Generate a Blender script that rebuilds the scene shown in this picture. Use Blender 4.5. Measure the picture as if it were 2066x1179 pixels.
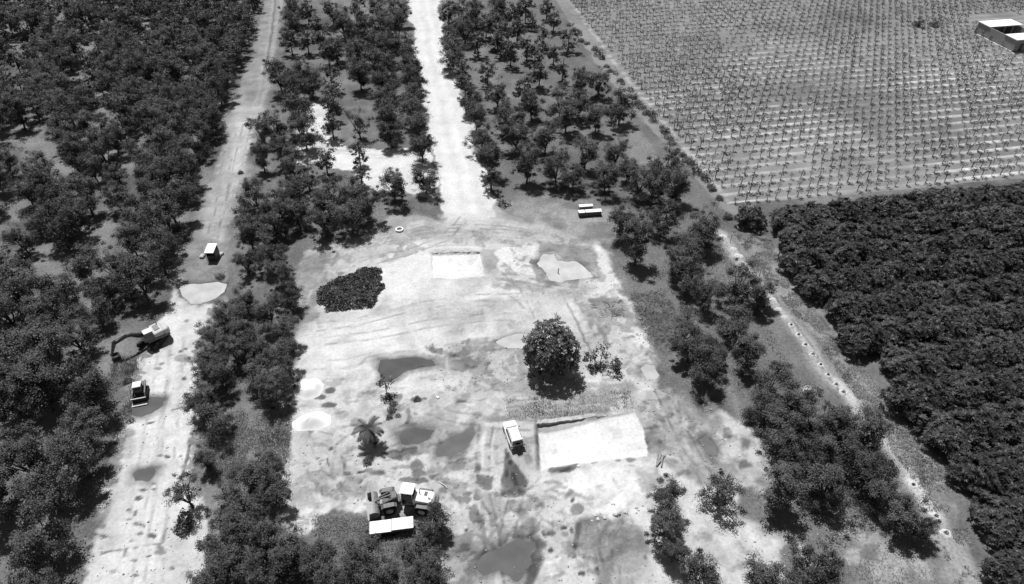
import bpy, bmesh, math, random
import numpy as np
from mathutils import Vector, Matrix

# ------------------------------------------------------------------ camera, sky, sun
for o in list(bpy.data.objects):
    bpy.data.objects.remove(o)
SC = bpy.context.scene
COL = SC.collection
IW, IH = 2066.0, 1179.0
FPX = 1400.0                      # focal length in photograph pixels
HCAM = 68.0                       # drone height
PITCH = math.radians(39.9)
YAW = math.radians(10.6)          # planting rows run along +Y

cam = bpy.data.cameras.new('camera')
cam.sensor_width = 36.0
cam.lens = FPX / IW * 36.0
cam.clip_end = 6000
camo = bpy.data.objects.new('camera', cam)
COL.objects.link(camo)
camo.location = (0, 0, HCAM)
camo.rotation_euler = (math.pi / 2 - PITCH, 0, -YAW)
SC.camera = camo

SUN_EL = math.radians(68)
FX, FY = math.sin(YAW), math.cos(YAW)
RX, RY = math.cos(YAW), -math.sin(YAW)
_sx, _sy = -0.45 * RX + 0.89 * FX, -0.45 * RY + 0.89 * FY
_n = math.hypot(_sx, _sy)
SUND = Vector((_sx / _n * math.cos(SUN_EL), _sy / _n * math.cos(SUN_EL), math.sin(SUN_EL)))

W = bpy.data.worlds.new('World')
SC.world = W
W.use_nodes = True
nt = W.node_tree
nt.nodes.clear()
sky = nt.nodes.new('ShaderNodeTexSky')
sky.sky_type = 'NISHITA'
sky.sun_disc = False
sky.sun_elevation = SUN_EL
sky.sun_rotation = math.atan2(_sx, _sy)
bw = nt.nodes.new('ShaderNodeRGBToBW')       # black-and-white photograph: grey sky light
bg = nt.nodes.new('ShaderNodeBackground')
bg.inputs['Strength'].default_value = 0.058
wo = nt.nodes.new('ShaderNodeOutputWorld')
nt.links.new(sky.outputs[0], bw.inputs[0])
nt.links.new(bw.outputs[0], bg.inputs['Color'])
nt.links.new(bg.outputs[0], wo.inputs['Surface'])

sl = bpy.data.lights.new('sun', 'SUN')
sl.energy = 5.0
sl.angle = math.radians(0.5)
sl.color = (1, 1, 1)
so = bpy.data.objects.new('sun', sl)
COL.objects.link(so)
so.rotation_euler = SUND.to_track_quat('Z', 'Y').to_euler()
so.location = (0, 60, 120)

SC.view_settings.view_transform = 'Standard'
SC.view_settings.look = 'None'
SC.view_settings.exposure = 0.0
SC.view_settings.gamma = 1.0
SC.view_settings.use_curve_mapping = False

# ------------------------------------------------------------------ helpers
CP, SP_ = math.cos(PITCH), math.sin(PITCH)

def P(px, py, z=0.0):
    """photograph pixel -> world point at height z"""
    r = (px - IW / 2) / FPX
    u = (IH / 2 - py) / FPX
    h = CP + u * SP_
    dx = FX * h + RX * r
    dy = FY * h + RY * r
    dz = -SP_ + u * CP
    t = (z - HCAM) / dz
    return Vector((dx * t, dy * t, z))

def PR(x, y, z):
    """world point -> photograph pixel and pixels per metre"""
    a = x * FX + y * FY
    r = x * RX + y * RY
    d = z - HCAM
    dep = a * CP - d * SP_
    up = a * SP_ + d * CP
    return (IW / 2 + FPX * r / dep, IH / 2 - FPX * up / dep, FPX / dep)

def lin(v):
    v = v / 255.0
    return v / 12.92 if v <= 0.04045 else ((v + 0.055) / 1.055) ** 2.4

def alb(v):
    """earth albedo that reads as grey v in full sun"""
    return lin(v) / 1.40

def tag(o, label=None, cat=None, group=None, kind=None):
    if label: o['label'] = label
    if cat: o['category'] = cat
    if group: o['group'] = group
    if kind: o['kind'] = kind
    return o

def empty(name, loc, rz=0.0):
    o = bpy.data.objects.new(name, None)
    o.empty_display_size = 0.3
    COL.objects.link(o)
    o.location = loc
    o.rotation_euler = (0, 0, rz)
    return o

def link(name, me, mat, parent=None):
    o = bpy.data.objects.new(name, me)
    COL.objects.link(o)
    if mat is not None and len(me.materials) == 0:
        me.materials.append(mat)
    if parent is not None:
        o.parent = parent
    return o

def np_mesh(name, v, quads=None, tris=None, smooth=False):
    me = bpy.data.meshes.new(name)
    v = np.asarray(v, dtype=np.float32)
    nq = 0 if quads is None else len(quads)
    ntr = 0 if tris is None else len(tris)
    me.vertices.add(len(v))
    me.vertices.foreach_set('co', v.ravel())
    idx = []
    if nq: idx.append(np.asarray(quads, dtype=np.int32).ravel())
    if ntr: idx.append(np.asarray(tris, dtype=np.int32).ravel())
    idx = np.concatenate(idx)
    me.loops.add(len(idx))
    me.loops.foreach_set('vertex_index', idx)
    me.polygons.add(nq + ntr)
    st = np.concatenate([np.arange(nq, dtype=np.int32) * 4, nq * 4 + np.arange(ntr, dtype=np.int32) * 3])
    me.polygons.foreach_set('loop_start', st.astype(np.int32))
    if smooth:
        me.polygons.foreach_set('use_smooth', np.ones(nq + ntr, dtype=bool))
    me.update(calc_edges=True)
    me.validate()
    return me

class MB:
    """collects shapes for one part"""
    def __init__(s):
        s.v = []; s.f = []
    def add(s, vs, fs):
        b = len(s.v)
        s.v += [tuple(p) for p in vs]
        s.f += [tuple(i + b for i in f) for f in fs]
        return s
    def box(s, c, d, rz=0.0, rx=0.0):
        m = Matrix.Rotation(rz, 3, 'Z') @ Matrix.Rotation(rx, 3, 'X')
        vs = []
        for k in range(8):
            p = Vector(((-.5, .5)[k & 1] * d[0], (-.5, .5)[k >> 1 & 1] * d[1], (-.5, .5)[k >> 2 & 1] * d[2]))
            vs.append(Vector(c) + m @ p)
        return s.add(vs, [(0, 2, 3, 1), (4, 5, 7, 6), (0, 1, 5, 4), (2, 6, 7, 3), (0, 4, 6, 2), (1, 3, 7, 5)])
    def hexa(s, b, t):
        """four bottom points and four top points, both counter-clockwise from above"""
        return s.add(list(b) + list(t), [(3, 2, 1, 0), (4, 5, 6, 7), (0, 1, 5, 4), (1, 2, 6, 5), (2, 3, 7, 6), (3, 0, 4, 7)])
    def prism(s, prof, x0, x1):
        """profile of (y, z) extruded along x"""
        n = len(prof)
        vs = [(x0, y, z) for y, z in prof] + [(x1, y, z) for y, z in prof]
        fs = [tuple(range(n)), tuple(range(2 * n - 1, n - 1, -1))]
        fs += [(i, i + n, (i + 1) % n + n, (i + 1) % n) for i in range(n)]
        return s.add(vs, fs)
    def tube(s, pts, rad, n=8, caps=True):
        pts = [Vector(p) for p in pts]
        rings = []
        for i, p in enumerate(pts):
            a = pts[max(i - 1, 0)]; b = pts[min(i + 1, len(pts) - 1)]
            d = (b - a).normalized()
            q = d.to_track_quat('Z', 'Y')
            r = rad[i] if hasattr(rad, '__len__') else rad
            rings.append([p + q @ Vector((math.cos(2 * math.pi * k / n) * r, math.sin(2 * math.pi * k / n) * r, 0)) for k in range(n)])
        vs = [v for r in rings for v in r]
        fs = []
        for i in range(len(pts) - 1):
            for k in range(n):
                fs.append((i * n + k, i * n + (k + 1) % n, (i + 1) * n + (k + 1) % n, (i + 1) * n + k))
        if caps:
            fs.append(tuple(range(n - 1, -1, -1)))
            fs.append(tuple(range((len(pts) - 1) * n, len(pts) * n)))
        return s.add(vs, fs)
    def wheel(s, c, r, w, n=20):
        """tyre lying on the x axis, rounded shoulders"""
        c = Vector(c)
        prof = [(-w / 2, r * .55), (-w / 2, r * .9), (-w * .36, r), (w * .36, r), (w / 2, r * .9), (w / 2, r * .55)]
        vs = []
        for x, rr in prof:
            for k in range(n):
                a = 2 * math.pi * k / n
                vs.append(c + Vector((x, math.cos(a) * rr, math.sin(a) * rr)))
        fs = []
        m = len(prof)
        for i in range(m):
            j = (i + 1) % m
            for k in range(n):
                fs.append((i * n + k, j * n + k, j * n + (k + 1) % n, i * n + (k + 1) % n))
        return s.add(vs, fs)
    def xf(s, m):
        s.v = [tuple(m @ Vector(p)) for p in s.v]
        return s
    def build(s, name, mat, parent=None, bevel=0.0, smooth=False):
        me = bpy.data.meshes.new(name)
        me.from_pydata(s.v, [], s.f)
        bm = bmesh.new(); bm.from_mesh(me)
        bmesh.ops.recalc_face_normals(bm, faces=bm.faces)
        if bevel > 0:
            ed = [e for e in bm.edges if len(e.link_faces) == 2 and e.calc_face_angle(0) > 0.5]
            bmesh.ops.bevel(bm, geom=ed, offset=bevel, segments=2, affect='EDGES', clamp_overlap=True)
        if smooth:
            for f in bm.faces: f.smooth = True
        bm.to_mesh(me); bm.free()
        return link(name, me, mat, parent)

# ------------------------------------------------------------------ materials (all greys: the photograph is black and white)
def new_mat(name):
    m = bpy.data.materials.new(name)
    m.use_nodes = True
    n = m.node_tree
    b = n.nodes['Principled BSDF']
    return m, n, b

def grey(v):
    return (v, v, v, 1)

def mat_plain(name, v, rough=0.6, spec=0.4, var=0.15, scale=3.0, metal=0.0):
    """painted or worn surface with a little dirt and unevenness"""
    m, n, b = new_mat(name)
    tc = n.nodes.new('ShaderNodeTexCoord')
    nz = n.nodes.new('ShaderNodeTexNoise')
    nz.inputs['Scale'].default_value = scale
    nz.inputs['Detail'].default_value = 6
    nz.inputs['Roughness'].default_value = 0.7
    mr = n.nodes.new('ShaderNodeMapRange')
    mr.inputs['From Min'].default_value = 0.3
    mr.inputs['From Max'].default_value = 0.7
    mr.inputs['To Min'].default_value = v * (1 - var)
    mr.inputs['To Max'].default_value = min(v * (1 + var), 0.9)
    n.links.new(tc.outputs['Object'], nz.inputs['Vector'])
    n.links.new(nz.outputs[0], mr.inputs['Value'])
    n.links.new(mr.outputs[0], b.inputs['Base Color'])
    b.inputs['Roughness'].default_value = rough
    b.inputs['Specular IOR Level'].default_value = spec
    b.inputs['Metallic'].default_value = metal
    return m

def mat_leaf(name, v, rough=0.5, spec=0.3, trans=0.18, rnd=0.5, nscale=0.9, nvar=0.45):
    m, n, b = new_mat(name)
    oi = n.nodes.new('ShaderNodeObjectInfo')
    tc = n.nodes.new('ShaderNodeTexCoord')
    nz = n.nodes.new('ShaderNodeTexNoise')
    nz.inputs['Scale'].default_value = nscale
    nz.inputs['Detail'].default_value = 4
    a = n.nodes.new('ShaderNodeMapRange')
    a.inputs['To Min'].default_value = v * (1 - rnd / 2)
    a.inputs['To Max'].default_value = v * (1 + rnd / 2)
    c = n.nodes.new('ShaderNodeMapRange')
    c.inputs['From Min'].default_value = 0.3
    c.inputs['From Max'].default_value = 0.7
    c.inputs['To Min'].default_value = 1 - nvar
    c.inputs['To Max'].default_value = 1 + nvar
    mu = n.nodes.new('ShaderNodeMath'); mu.operation = 'MULTIPLY'
    n.links.new(oi.outputs['Random'], a.inputs['Value'])
    n.links.new(tc.outputs['Object'], nz.inputs['Vector'])
    n.links.new(nz.outputs[0], c.inputs['Value'])
    n.links.new(a.outputs[0], mu.inputs[0]); n.links.new(c.outputs[0], mu.inputs[1])
    n.links.new(mu.outputs[0], b.inputs['Base Color'])
    b.inputs['Roughness'].default_value = rough
    b.inputs['Specular IOR Level'].default_value = spec
    tr = n.nodes.new('ShaderNodeBsdfTranslucent')
    n.links.new(mu.outputs[0], tr.inputs['Color'])
    mx = n.nodes.new('ShaderNodeMixShader')
    mx.inputs[0].default_value = trans
    out = n.nodes['Material Output']
    n.links.new(b.outputs[0], mx.inputs[1]); n.links.new(tr.outputs[0], mx.inputs[2])
    n.links.new(mx.outputs[0], out.inputs['Surface'])
    return m

def mat_earth():
    """ground colour comes from the mesh attribute, fine grain and relief from noise"""
    m, n, b = new_mat('earth')
    at = n.nodes.new('ShaderNodeAttribute'); at.attribute_name = 'soil'
    gr = n.nodes.new('ShaderNodeAttribute'); gr.attribute_name = 'grass'
    tc = n.nodes.new('ShaderNodeTexCoord')
    fine = n.nodes.new('ShaderNodeTexNoise')
    fine.inputs['Scale'].default_value = 2.6
    fine.inputs['Detail'].default_value = 8
    fine.inputs['Roughness'].default_value = 0.72
    n.links.new(tc.outputs['Object'], fine.inputs['Vector'])
    amp = n.nodes.new('ShaderNodeMapRange')      # more contrast where it is grassy
    amp.inputs['To Min'].default_value = 0.75
    amp.inputs['To Max'].default_value = 1.9
    n.links.new(gr.outputs['Fac'], amp.inputs['Value'])
    sub = n.nodes.new('ShaderNodeMath'); sub.operation = 'SUBTRACT'
    sub.inputs[1].default_value = 0.5
    n.links.new(fine.outputs[0], sub.inputs[0])
    mul = n.nodes.new('ShaderNodeMath'); mul.operation = 'MULTIPLY_ADD'
    mul.inputs[2].default_value = 1.0
    n.links.new(sub.outputs[0], mul.inputs[0]); n.links.new(amp.outputs[0], mul.inputs[1])
    m2 = n.nodes.new('ShaderNodeMath'); m2.operation = 'MULTIPLY'; m2.use_clamp = True
    n.links.new(at.outputs['Fac'], m2.inputs[0]); n.links.new(mul.outputs[0], m2.inputs[1])
    sp1 = n.nodes.new('ShaderNodeTexNoise')
    sp1.inputs['Scale'].default_value = 1.7; sp1.inputs['Detail'].default_value = 10; sp1.inputs['Roughness'].default_value = 0.8
    n.links.new(tc.outputs['Object'], sp1.inputs['Vector'])
    sm = n.nodes.new('ShaderNodeMapRange')
    sm.inputs['From Min'].default_value = 0.56; sm.inputs['From Max'].default_value = 0.66
    sm.inputs['To Min'].default_value = 1.0; sm.inputs['To Max'].default_value = 0.72
    n.links.new(sp1.outputs[0], sm.inputs['Value'])
    m3 = n.nodes.new('ShaderNodeMath'); m3.operation = 'MULTIPLY'
    n.links.new(m2.outputs[0], m3.inputs[0]); n.links.new(sm.outputs[0], m3.inputs[1])
    n.links.new(m3.outputs[0], b.inputs['Base Color'])
    b.inputs['Roughness'].default_value = 0.9
    b.inputs['Specular IOR Level'].default_value = 0.1
    bp = n.nodes.new('ShaderNodeBump')
    bp.inputs['Distance'].default_value = 0.12
    n.links.new(fine.outputs[0], bp.inputs['Height'])
    st = n.nodes.new('ShaderNodeMapRange')
    st.inputs['To Min'].default_value = 0.25
    st.inputs['To Max'].default_value = 0.9
    n.links.new(gr.outputs['Fac'], st.inputs['Value'])
    n.links.new(st.outputs[0], bp.inputs['Strength'])
    n.links.new(bp.outputs[0], b.inputs['Normal'])
    return m

def mat_water(name, v):
    m, n, b = new_mat(name)
    tc = n.nodes.new('ShaderNodeTexCoord')
    nz = n.nodes.new('ShaderNodeTexNoise')
    nz.inputs['Scale'].default_value = 0.45
    nz.inputs['Detail'].default_value = 5
    mr = n.nodes.new('ShaderNodeMapRange')
    mr.inputs['From Min'].default_value = 0.3
    mr.inputs['From Max'].default_value = 0.7
    mr.inputs['To Min'].default_value = v * 0.80
    mr.inputs['To Max'].default_value = v * 1.14
    n.links.new(tc.outputs['Object'], nz.inputs['Vector'])
    n.links.new(nz.outputs[0], mr.inputs['Value'])
    n.links.new(mr.outputs[0], b.inputs['Base Color'])
    b.inputs['Roughness'].default_value = 0.12
    b.inputs['IOR'].default_value = 1.33
    return m

M = {}
M['earth'] = mat_earth()
M['leaf'] = mat_leaf('orchard_leaf', 0.094, trans=0.14, spec=0.2, rnd=0.38, nscale=0.8, nvar=0.55)
M['leaf_dense'] = mat_leaf('plantation_leaf', 0.049, rough=0.5, spec=0.25, trans=0.08, rnd=0.6)
M['leaf_big'] = mat_leaf('broad_leaf', 0.072, rough=0.42, spec=0.4, trans=0.08, rnd=0.1)
M['leaf_young'] = mat_leaf('young_leaf', 0.10, trans=0.2, rnd=0.7)
M['leaf_scrub'] = mat_leaf('scrub_leaf', 0.10, rnd=0.5)
M['grass'] = mat_leaf('dry_grass', 0.36, trans=0.35, rnd=0.2, nscale=0.25, nvar=0.5, spec=0.1)
M['bark'] = mat_plain('bark', 0.07, rough=0.9, spec=0.1, var=0.4, scale=6)
M['palm'] = mat_leaf('palm_frond', 0.10, trans=0.1, rnd=0.1)
M['white_paint'] = mat_plain('white_paint', 0.80, rough=0.3, spec=0.5, var=0.05)
M['light_paint'] = mat_plain('machine_paint', 0.48, rough=0.4, spec=0.4, var=0.25, scale=4)
M['mid_paint'] = mat_plain('shaded_worn_machine_paint', 0.13, rough=0.55, var=0.45, scale=5)  # darker worn paint; the wheel loader's front shading is put into this grey
M['dark_metal'] = mat_plain('dark_metal', 0.05, rough=0.5, spec=0.4, var=0.4, scale=6)
M['steel'] = mat_plain('worn_steel', 0.2, rough=0.45, spec=0.5, var=0.4, scale=5)
M['rubber'] = mat_plain('rubber', 0.025, rough=0.85, spec=0.2, var=0.3, scale=8)
M['glass'] = mat_plain('dark_glass', 0.015, rough=0.08, spec=0.6, var=0.1)
M['lamp'] = mat_plain('tail_lamp', 0.09, rough=0.2, spec=0.6)
M['white_roof'] = mat_plain('white_roof', 0.82, rough=0.6, spec=0.2, var=0.06)
M['wall'] = mat_plain('render_wall', 0.28, rough=0.9, spec=0.1, var=0.12, scale=0.8)
M['wood'] = mat_plain('weathered_board', 0.25, rough=0.85, spec=0.1, var=0.4, scale=4)
M['sack'] = mat_plain('woven_sack', 0.5, rough=0.85, spec=0.1, var=0.3)
M['sand'] = mat_plain('white_sand', 0.80, rough=0.95, spec=0.05, var=0.05, scale=1.2)
M['chalk'] = mat_plain('chalky_soil', 0.50, rough=0.95, spec=0.05, var=0.3, scale=3)
M['rock'] = mat_plain('pale_stone', 0.5, rough=0.95, spec=0.05, var=0.4, scale=4)
M['clod'] = mat_plain('soil_clod', 0.36, rough=0.95, spec=0.05, var=0.6, scale=0.8)
M['twig'] = mat_plain('dry_twig', 0.16, rough=0.9, spec=0.05, var=0.5, scale=0.8)

# ------------------------------------------------------------------ noise
_rng = np.random.RandomState(7)
_TAB = _rng.rand(256, 256).astype(np.float32)

def vnoise(x, y, seed=0):
    x = x + seed * 17.31; y = y + seed * 9.77
    xi = np.floor(x); yi = np.floor(y)
    fx = x - xi; fy = y - yi
    fx = fx * fx * (3 - 2 * fx); fy = fy * fy * (3 - 2 * fy)
    xi = xi.astype(np.int64); yi = yi.astype(np.int64)
    a = _TAB[xi & 255, yi & 255]; b = _TAB[(xi + 1) & 255, yi & 255]
    c = _TAB[xi & 255, (yi + 1) & 255]; d = _TAB[(xi + 1) & 255, (yi + 1) & 255]
    return (a * (1 - fx) + b * fx) * (1 - fy) + (c * (1 - fx) + d * fx) * fy

def fbm(x, y, s, octv=4, seed=0, rough=0.55):
    """about -1..1, s = size of the largest feature in metres"""
    out = 0; amp = 1.0; tot = 0
    for k in range(octv):
        out = out + amp * (vnoise(x / s, y / s, seed + k * 3) - 0.5)
        tot += amp; amp *= rough; s = s / 2.03
    return out * 2.6 / tot

def poly_sd(px, py, poly):
    """signed distance (negative inside) to a closed polygon"""
    d = np.full(px.shape, 1e9); ins = np.zeros(px.shape, bool)
    n = len(poly)
    for i in range(n):
        ax, ay = poly[i]; bx, by = poly[(i + 1) % n]
        ex, ey = bx - ax, by - ay
        wx, wy = px - ax, py - ay
        t = np.clip((wx * ex + wy * ey) / (ex * ex + ey * ey + 1e-12), 0, 1)
        d = np.minimum(d, (wx - ex * t) ** 2 + (wy - ey * t) ** 2)
        c = (ay > py) != (by > py)
        if ey != 0:
            ins ^= c & (px < ex * (py - ay) / ey + ax)
    d = np.sqrt(d)
    return np.where(ins, -d, d)

def line_d(px, py, pts):
    d = np.full(px.shape, 1e9)
    for (ax, ay), (bx, by) in zip(pts[:-1], pts[1:]):
        ex, ey = bx - ax, by - ay
        wx, wy = px - ax, py - ay
        t = np.clip((wx * ex + wy * ey) / (ex * ex + ey * ey + 1e-12), 0, 1)
        d = np.minimum(d, (wx - ex * t) ** 2 + (wy - ey * t) ** 2)
    return np.sqrt(d)

def g2(pts, z=0.0):
    """pixel outline -> ground outline"""
    return [(p.x, p.y) for p in (P(a, b, z) for a, b in pts)]

def sstep(x):
    x = np.clip(x, 0, 1)
    return x * x * (3 - 2 * x)

# ------------------------------------------------------------------ layout outlines (traced on the ground plane)
TRACK = [(540, -20), (515, 80), (480, 180), (455, 260), (430, 340), (405, 430), (385, 500), (360, 570), (335, 620), (322, 680), (292, 712),
         (272, 770), (255, 830), (243, 900), (228, 960), (205, 1010), (183, 1080), (150, 1230), (420, 1230), (417, 1060), (396, 1000), (372, 970),
         (384, 900), (395, 850), (395, 780), (400, 720), (415, 660), (440, 610), (455, 575), (468, 500), (476, 430), (490, 350), (510, 260),
         (530, 190), (545, 140), (560, 70), (578, -20)]
ROAD = [(816, -20), (830, 60), (840, 130), (852, 200), (866, 260), (880, 320), (893, 370), (897, 400), (885, 450), (990, 450), (1002, 405),
        (985, 380), (966, 330), (958, 290), (945, 230), (925, 170), (905, 120), (893, 70), (884, -20)]
SIDE_SAND = [(612, 212), (655, 212), (662, 262), (700, 298), (820, 298), (872, 305), (893, 370), (880, 405), (830, 398), (760, 385), (700, 345),
             (640, 330), (595, 335), (600, 280)]
CLEARING = [(600, 507), (680, 495), (760, 470), (840, 452), (900, 442), (1000, 440), (1100, 462), (1190, 488), (1215, 500), (1240, 560), (1262, 600),
            (1268, 640), (1312, 690), (1322, 740), (1332, 790), (1390, 825), (1450, 820), (1490, 850), (1540, 915), (1545, 960), (1500, 1000), (1490, 1050), (1520, 1110),
            (1570, 1230), (870, 1230), (892, 1110), (885, 1070), (840, 1045), (740, 1042), (640, 1055), (590, 1085), (574, 1000), (580, 900), (583, 840),
            (588, 760), (598, 700), (600, 600), (612, 545)]
FIELD_ROAD = [(1108, -20), (1138, -20), (1230, 120), (1340, 255), (1430, 365), (1465, 412), (1530, 415), (1500, 445), (1455, 420), (1418, 375), (1290, 235), (1200, 125)]
FIELD = [(1142, -20), (2150, -20), (2150, 352), (1990, 366), (1750, 390), (1600, 403), (1468, 412), (1430, 365), (1340, 255), (1230, 120)]
PAD_PIT = [(1083, 853), (1160, 845), (1283, 834), (1296, 860), (1311, 922), (1250, 926), (1160, 937), (1112, 943), (1090, 950), (1087, 905)]
SMALL_PIT = [(870, 512), (968, 509), (978, 557), (920, 562), (872, 560)]

PUDDLES = [
    ([(362, 580), (375, 573), (400, 572), (440, 569), (456, 574), (452, 588), (435, 601), (405, 613), (385, 612), (372, 600)], 208, 0.10,
     'pale milky puddle across the narrow track below the booth'),
    ([(1088, 532), (1098, 515), (1118, 513), (1125, 525), (1140, 529), (1168, 528), (1180, 540), (1190, 547), (1192, 558), (1165, 562), (1130, 567), (1110, 563), (1100, 550)], 214, 0.35,
     'pale ragged puddle at the far right corner of the clearing'),
    ([(764, 728), (790, 724), (840, 719), (868, 724), (876, 738), (845, 742), (815, 750), (790, 768), (764, 775), (760, 750)], 108, 0.25,
     'dark grey puddle just above the thin young tree in the clearing'),
    ([(882, 912), (887, 895), (910, 880), (957, 862), (960, 875), (950, 895), (930, 910), (905, 919), (885, 922)], 128, 0.25,
     'slanting grey puddle left of the white parked car'),
    ([(808, 876), (838, 866), (880, 868), (872, 880), (850, 893), (815, 893)], 112, 0.3,
     'dark puddle right of the palm'),
    ([(956, 1148), (966, 1130), (985, 1112), (1008, 1096), (1040, 1087), (1075, 1094), (1072, 1120), (1060, 1150), (1040, 1172), (1005, 1148), (975, 1160)], 118, 0.3,
     'largest dark puddle at the bottom of the clearing'),
    ([(1292, 741), (1303, 733), (1320, 737), (1328, 754), (1320, 767), (1302, 766)], 200, 0.3,
     'small round pale puddle right of the big round tree'),
    ([(265, 836), (278, 812), (303, 801), (332, 802), (330, 818), (310, 834), (285, 840)], 118, 0.25,
     'grey puddle on the track in front of the compact loader'),
    ([(262, 972), (266, 950), (290, 944), (311, 947), (305, 965), (290, 975)], 118, 0.3,
     'small grey puddle at the left edge of the lower track'),
    ([(1000, 690), (1030, 678), (1062, 672), (1066, 702), (1035, 703), (1012, 698)], 206, 0.2,
     'shallow pale puddle touching the left side of the big round tree'),
    ([(1416, 812), (1440, 806), (1452, 818), (1440, 828), (1420, 826)], 140, 0.15, 'small grey puddle under the trees right of the clearing'),
    ([(1412, 885), (1425, 876), (1442, 892), (1452, 915), (1438, 918), (1424, 905)], 135, 0.2, 'narrow grey puddle in the muddy strip right of the white floor'),
]

# ------------------------------------------------------------------ ground sheet
def axis(parts):
    out = []
    for a, b, s in parts:
        out.append(np.arange(a, b, s))
    return np.concatenate(out + [np.array([parts[-1][1]])])

corners = [P(-60, -40), P(2126, -40), P(-60, 1230), P(2126, 1230)]
xmin = min(c.x for c in corners) - 10; xmax = max(c.x for c in corners) + 10
ymin = min(c.y for c in corners) - 4; ymax = max(c.y for c in corners) + 10
xs = axis([(xmin, -48, 0.8), (-48, -32, 0.3), (-32, 34, 0.19), (34, 75, 0.35), (75, xmax, 0.6)])
ys = axis([(ymin, 100, 0.19), (100, 120, 0.25), (120, ymax, 0.36)])
GX, GY = np.meshgrid(xs, ys)
NXV, NYV = len(xs), len(ys)
A = np.zeros(GX.shape)            # grey level of the earth as it reads in full sun (0..255)
Z = np.zeros(GX.shape)
G = np.ones(GX.shape)             # grassiness
CLS = np.zeros(GX.shape, np.int8)
WX = fbm(GX, GY, 5.0, 4, 1); WY = fbm(GX, GY, 5.0, 4, 2)
WX2 = fbm(GX, GY, 1.1, 3, 3); WY2 = fbm(GX, GY, 1.1, 3, 4)
FN = fbm(GX, GY, 1.6, 3, 5)

def _win(poly, pad):
    ax = [p[0] for p in poly]; ay = [p[1] for p in poly]
    i0, i1 = np.searchsorted(xs, [min(ax) - pad, max(ax) + pad])
    j0, j1 = np.searchsorted(ys, [min(ay) - pad, max(ay) + pad])
    return slice(max(j0 - 1, 0), j1 + 1), slice(max(i0 - 1, 0), i1 + 1)

def mask(poly, feather=0.5, warp=0.6, grow=0.0, px=True):
    poly = g2(poly) if px else poly
    w = _win(poly, feather + warp * 1.6 + grow + 0.5)
    f2 = min(0.34, warp * 0.45)
    feather = feather * 0.42
    sd = poly_sd(GX[w] + WX[w] * warp + WX2[w] * f2, GY[w] + WY[w] * warp + WY2[w] * f2, poly) - grow
    return w, sstep(0.5 - sd / (2 * feather))

def paint(poly, val, alpha=1.0, feather=0.5, warp=0.6, tex=0.0, grass=None, cls=None, z=None, rag=0.0):
    w, m = mask(poly, feather, warp)
    if rag:                                        # broken, blotchy cover
        m = m * sstep(0.5 + (FN[w] * 0.8 + fbm(GX[w], GY[w], 3.5, 5, 31, 0.65) * 0.9) * 2.6 + (rag - 0.5) * 2.2)
    v = val + (tex * FN[w] if tex else 0)
    A[w] = A[w] * (1 - m * alpha) + v * m * alpha
    if grass is not None: G[w] = G[w] * (1 - m) + grass * m
    if cls is not None: CLS[w] = np.where(m > 0.5, cls, CLS[w])
    if z is not None: Z[w] += z * m

def stroke(pts, width, val, alpha=1.0, feather=0.15, warp=0.2, z=0.0, broken=0.0):
    q = g2(pts)
    w = _win(q, width + 1.0)
    d = line_d(GX[w] + WX[w] * warp, GY[w] + WY[w] * warp, q)
    m = sstep((width / 2 + feather - d) / (2 * feather))
    if broken:
        m = m * sstep(0.5 + FN[w] * 1.6 + (0.5 - broken))
    A[w] = A[w] * (1 - m * alpha) + val * m * alpha
    if z: Z[w] += z * m

def ell(cx, cy, rx, ry, rot=0.0, n=14):
    c, s = math.cos(rot), math.sin(rot)
    return [(cx + rx * math.cos(t) * c - ry * math.sin(t) * s, cy + rx * math.cos(t) * s + ry * math.sin(t) * c)
            for t in (2 * math.pi * k / n for k in range(n))]

# grassy orchard floor
A[:] = 122 + 20 * fbm(GX, GY, 14, 4, 11) + 16 * fbm(GX, GY, 3.0, 3, 12)
A += 10 * fbm(GX * 3.0, GY * 0.35, 5.0, 3, 13)          # faint wheel lines along the rows
Z[:] = 0.10 * fbm(GX, GY, 6.0, 4, 21) + 0.05 * FN
# paler floor patches in the left block
for c in [(33, 267, 60, 35), (83, 300, 40, 22), (174, 77, 14, 40), (150, 145, 30, 22), (213, 207, 30, 30), (120, 335, 30, 15), (297, 63, 30, 15), (250, 330, 22, 12),
          (17, 427, 25, 25), (87, 508, 50, 25), (197, 477, 30, 35), (15, 530, 25, 30), (262, 590, 22, 28), (20, 10, 30, 12), (35, 90, 25, 25), (115, 25, 15, 30)]:
    paint(ell(*c), 142, 0.75, 2.0, 2.0, 14)
# strip between track and clearing
paint([(470, 830), (590, 800), (600, 900), (590, 1010), (560, 1060), (480, 900), (420, 960), (410, 880)], 138, 0.7, 2.0, 2.0, 22)
# right strip
paint([(1010, 0), (1110, 0), (1290, 240), (1420, 380), (1455, 440), (1600, 700), (1900, 1179), (1600, 1179), (1330, 780), (1230, 480), (1100, 300)], 120, 0.6, 2.0, 1.5, 14)
paint([(1245, 230), (1290, 260), (1330, 320), (1280, 330), (1240, 290)], 150, 0.6, 1.5, 1.5, 15)
stroke([(1420, 700), (1450, 745), (1480, 800), (1500, 850)], 1.2, 150, 0.7, 0.5, 0.8)
stroke([(1660, 1040), (1720, 1110), (1760, 1179)], 2.0, 145, 0.7, 0.8, 0.8)
paint([(1700, 1010), (1800, 1060), (1900, 1140), (1930, 1230), (1740, 1230), (1690, 1120)], 138, 0.8, 1.0, 1.5, 16)
paint([(1840, 1110), (1880, 1130), (1900, 1179), (1870, 1179)], 185, 0.6, 0.5, 1.0, 20)
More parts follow.
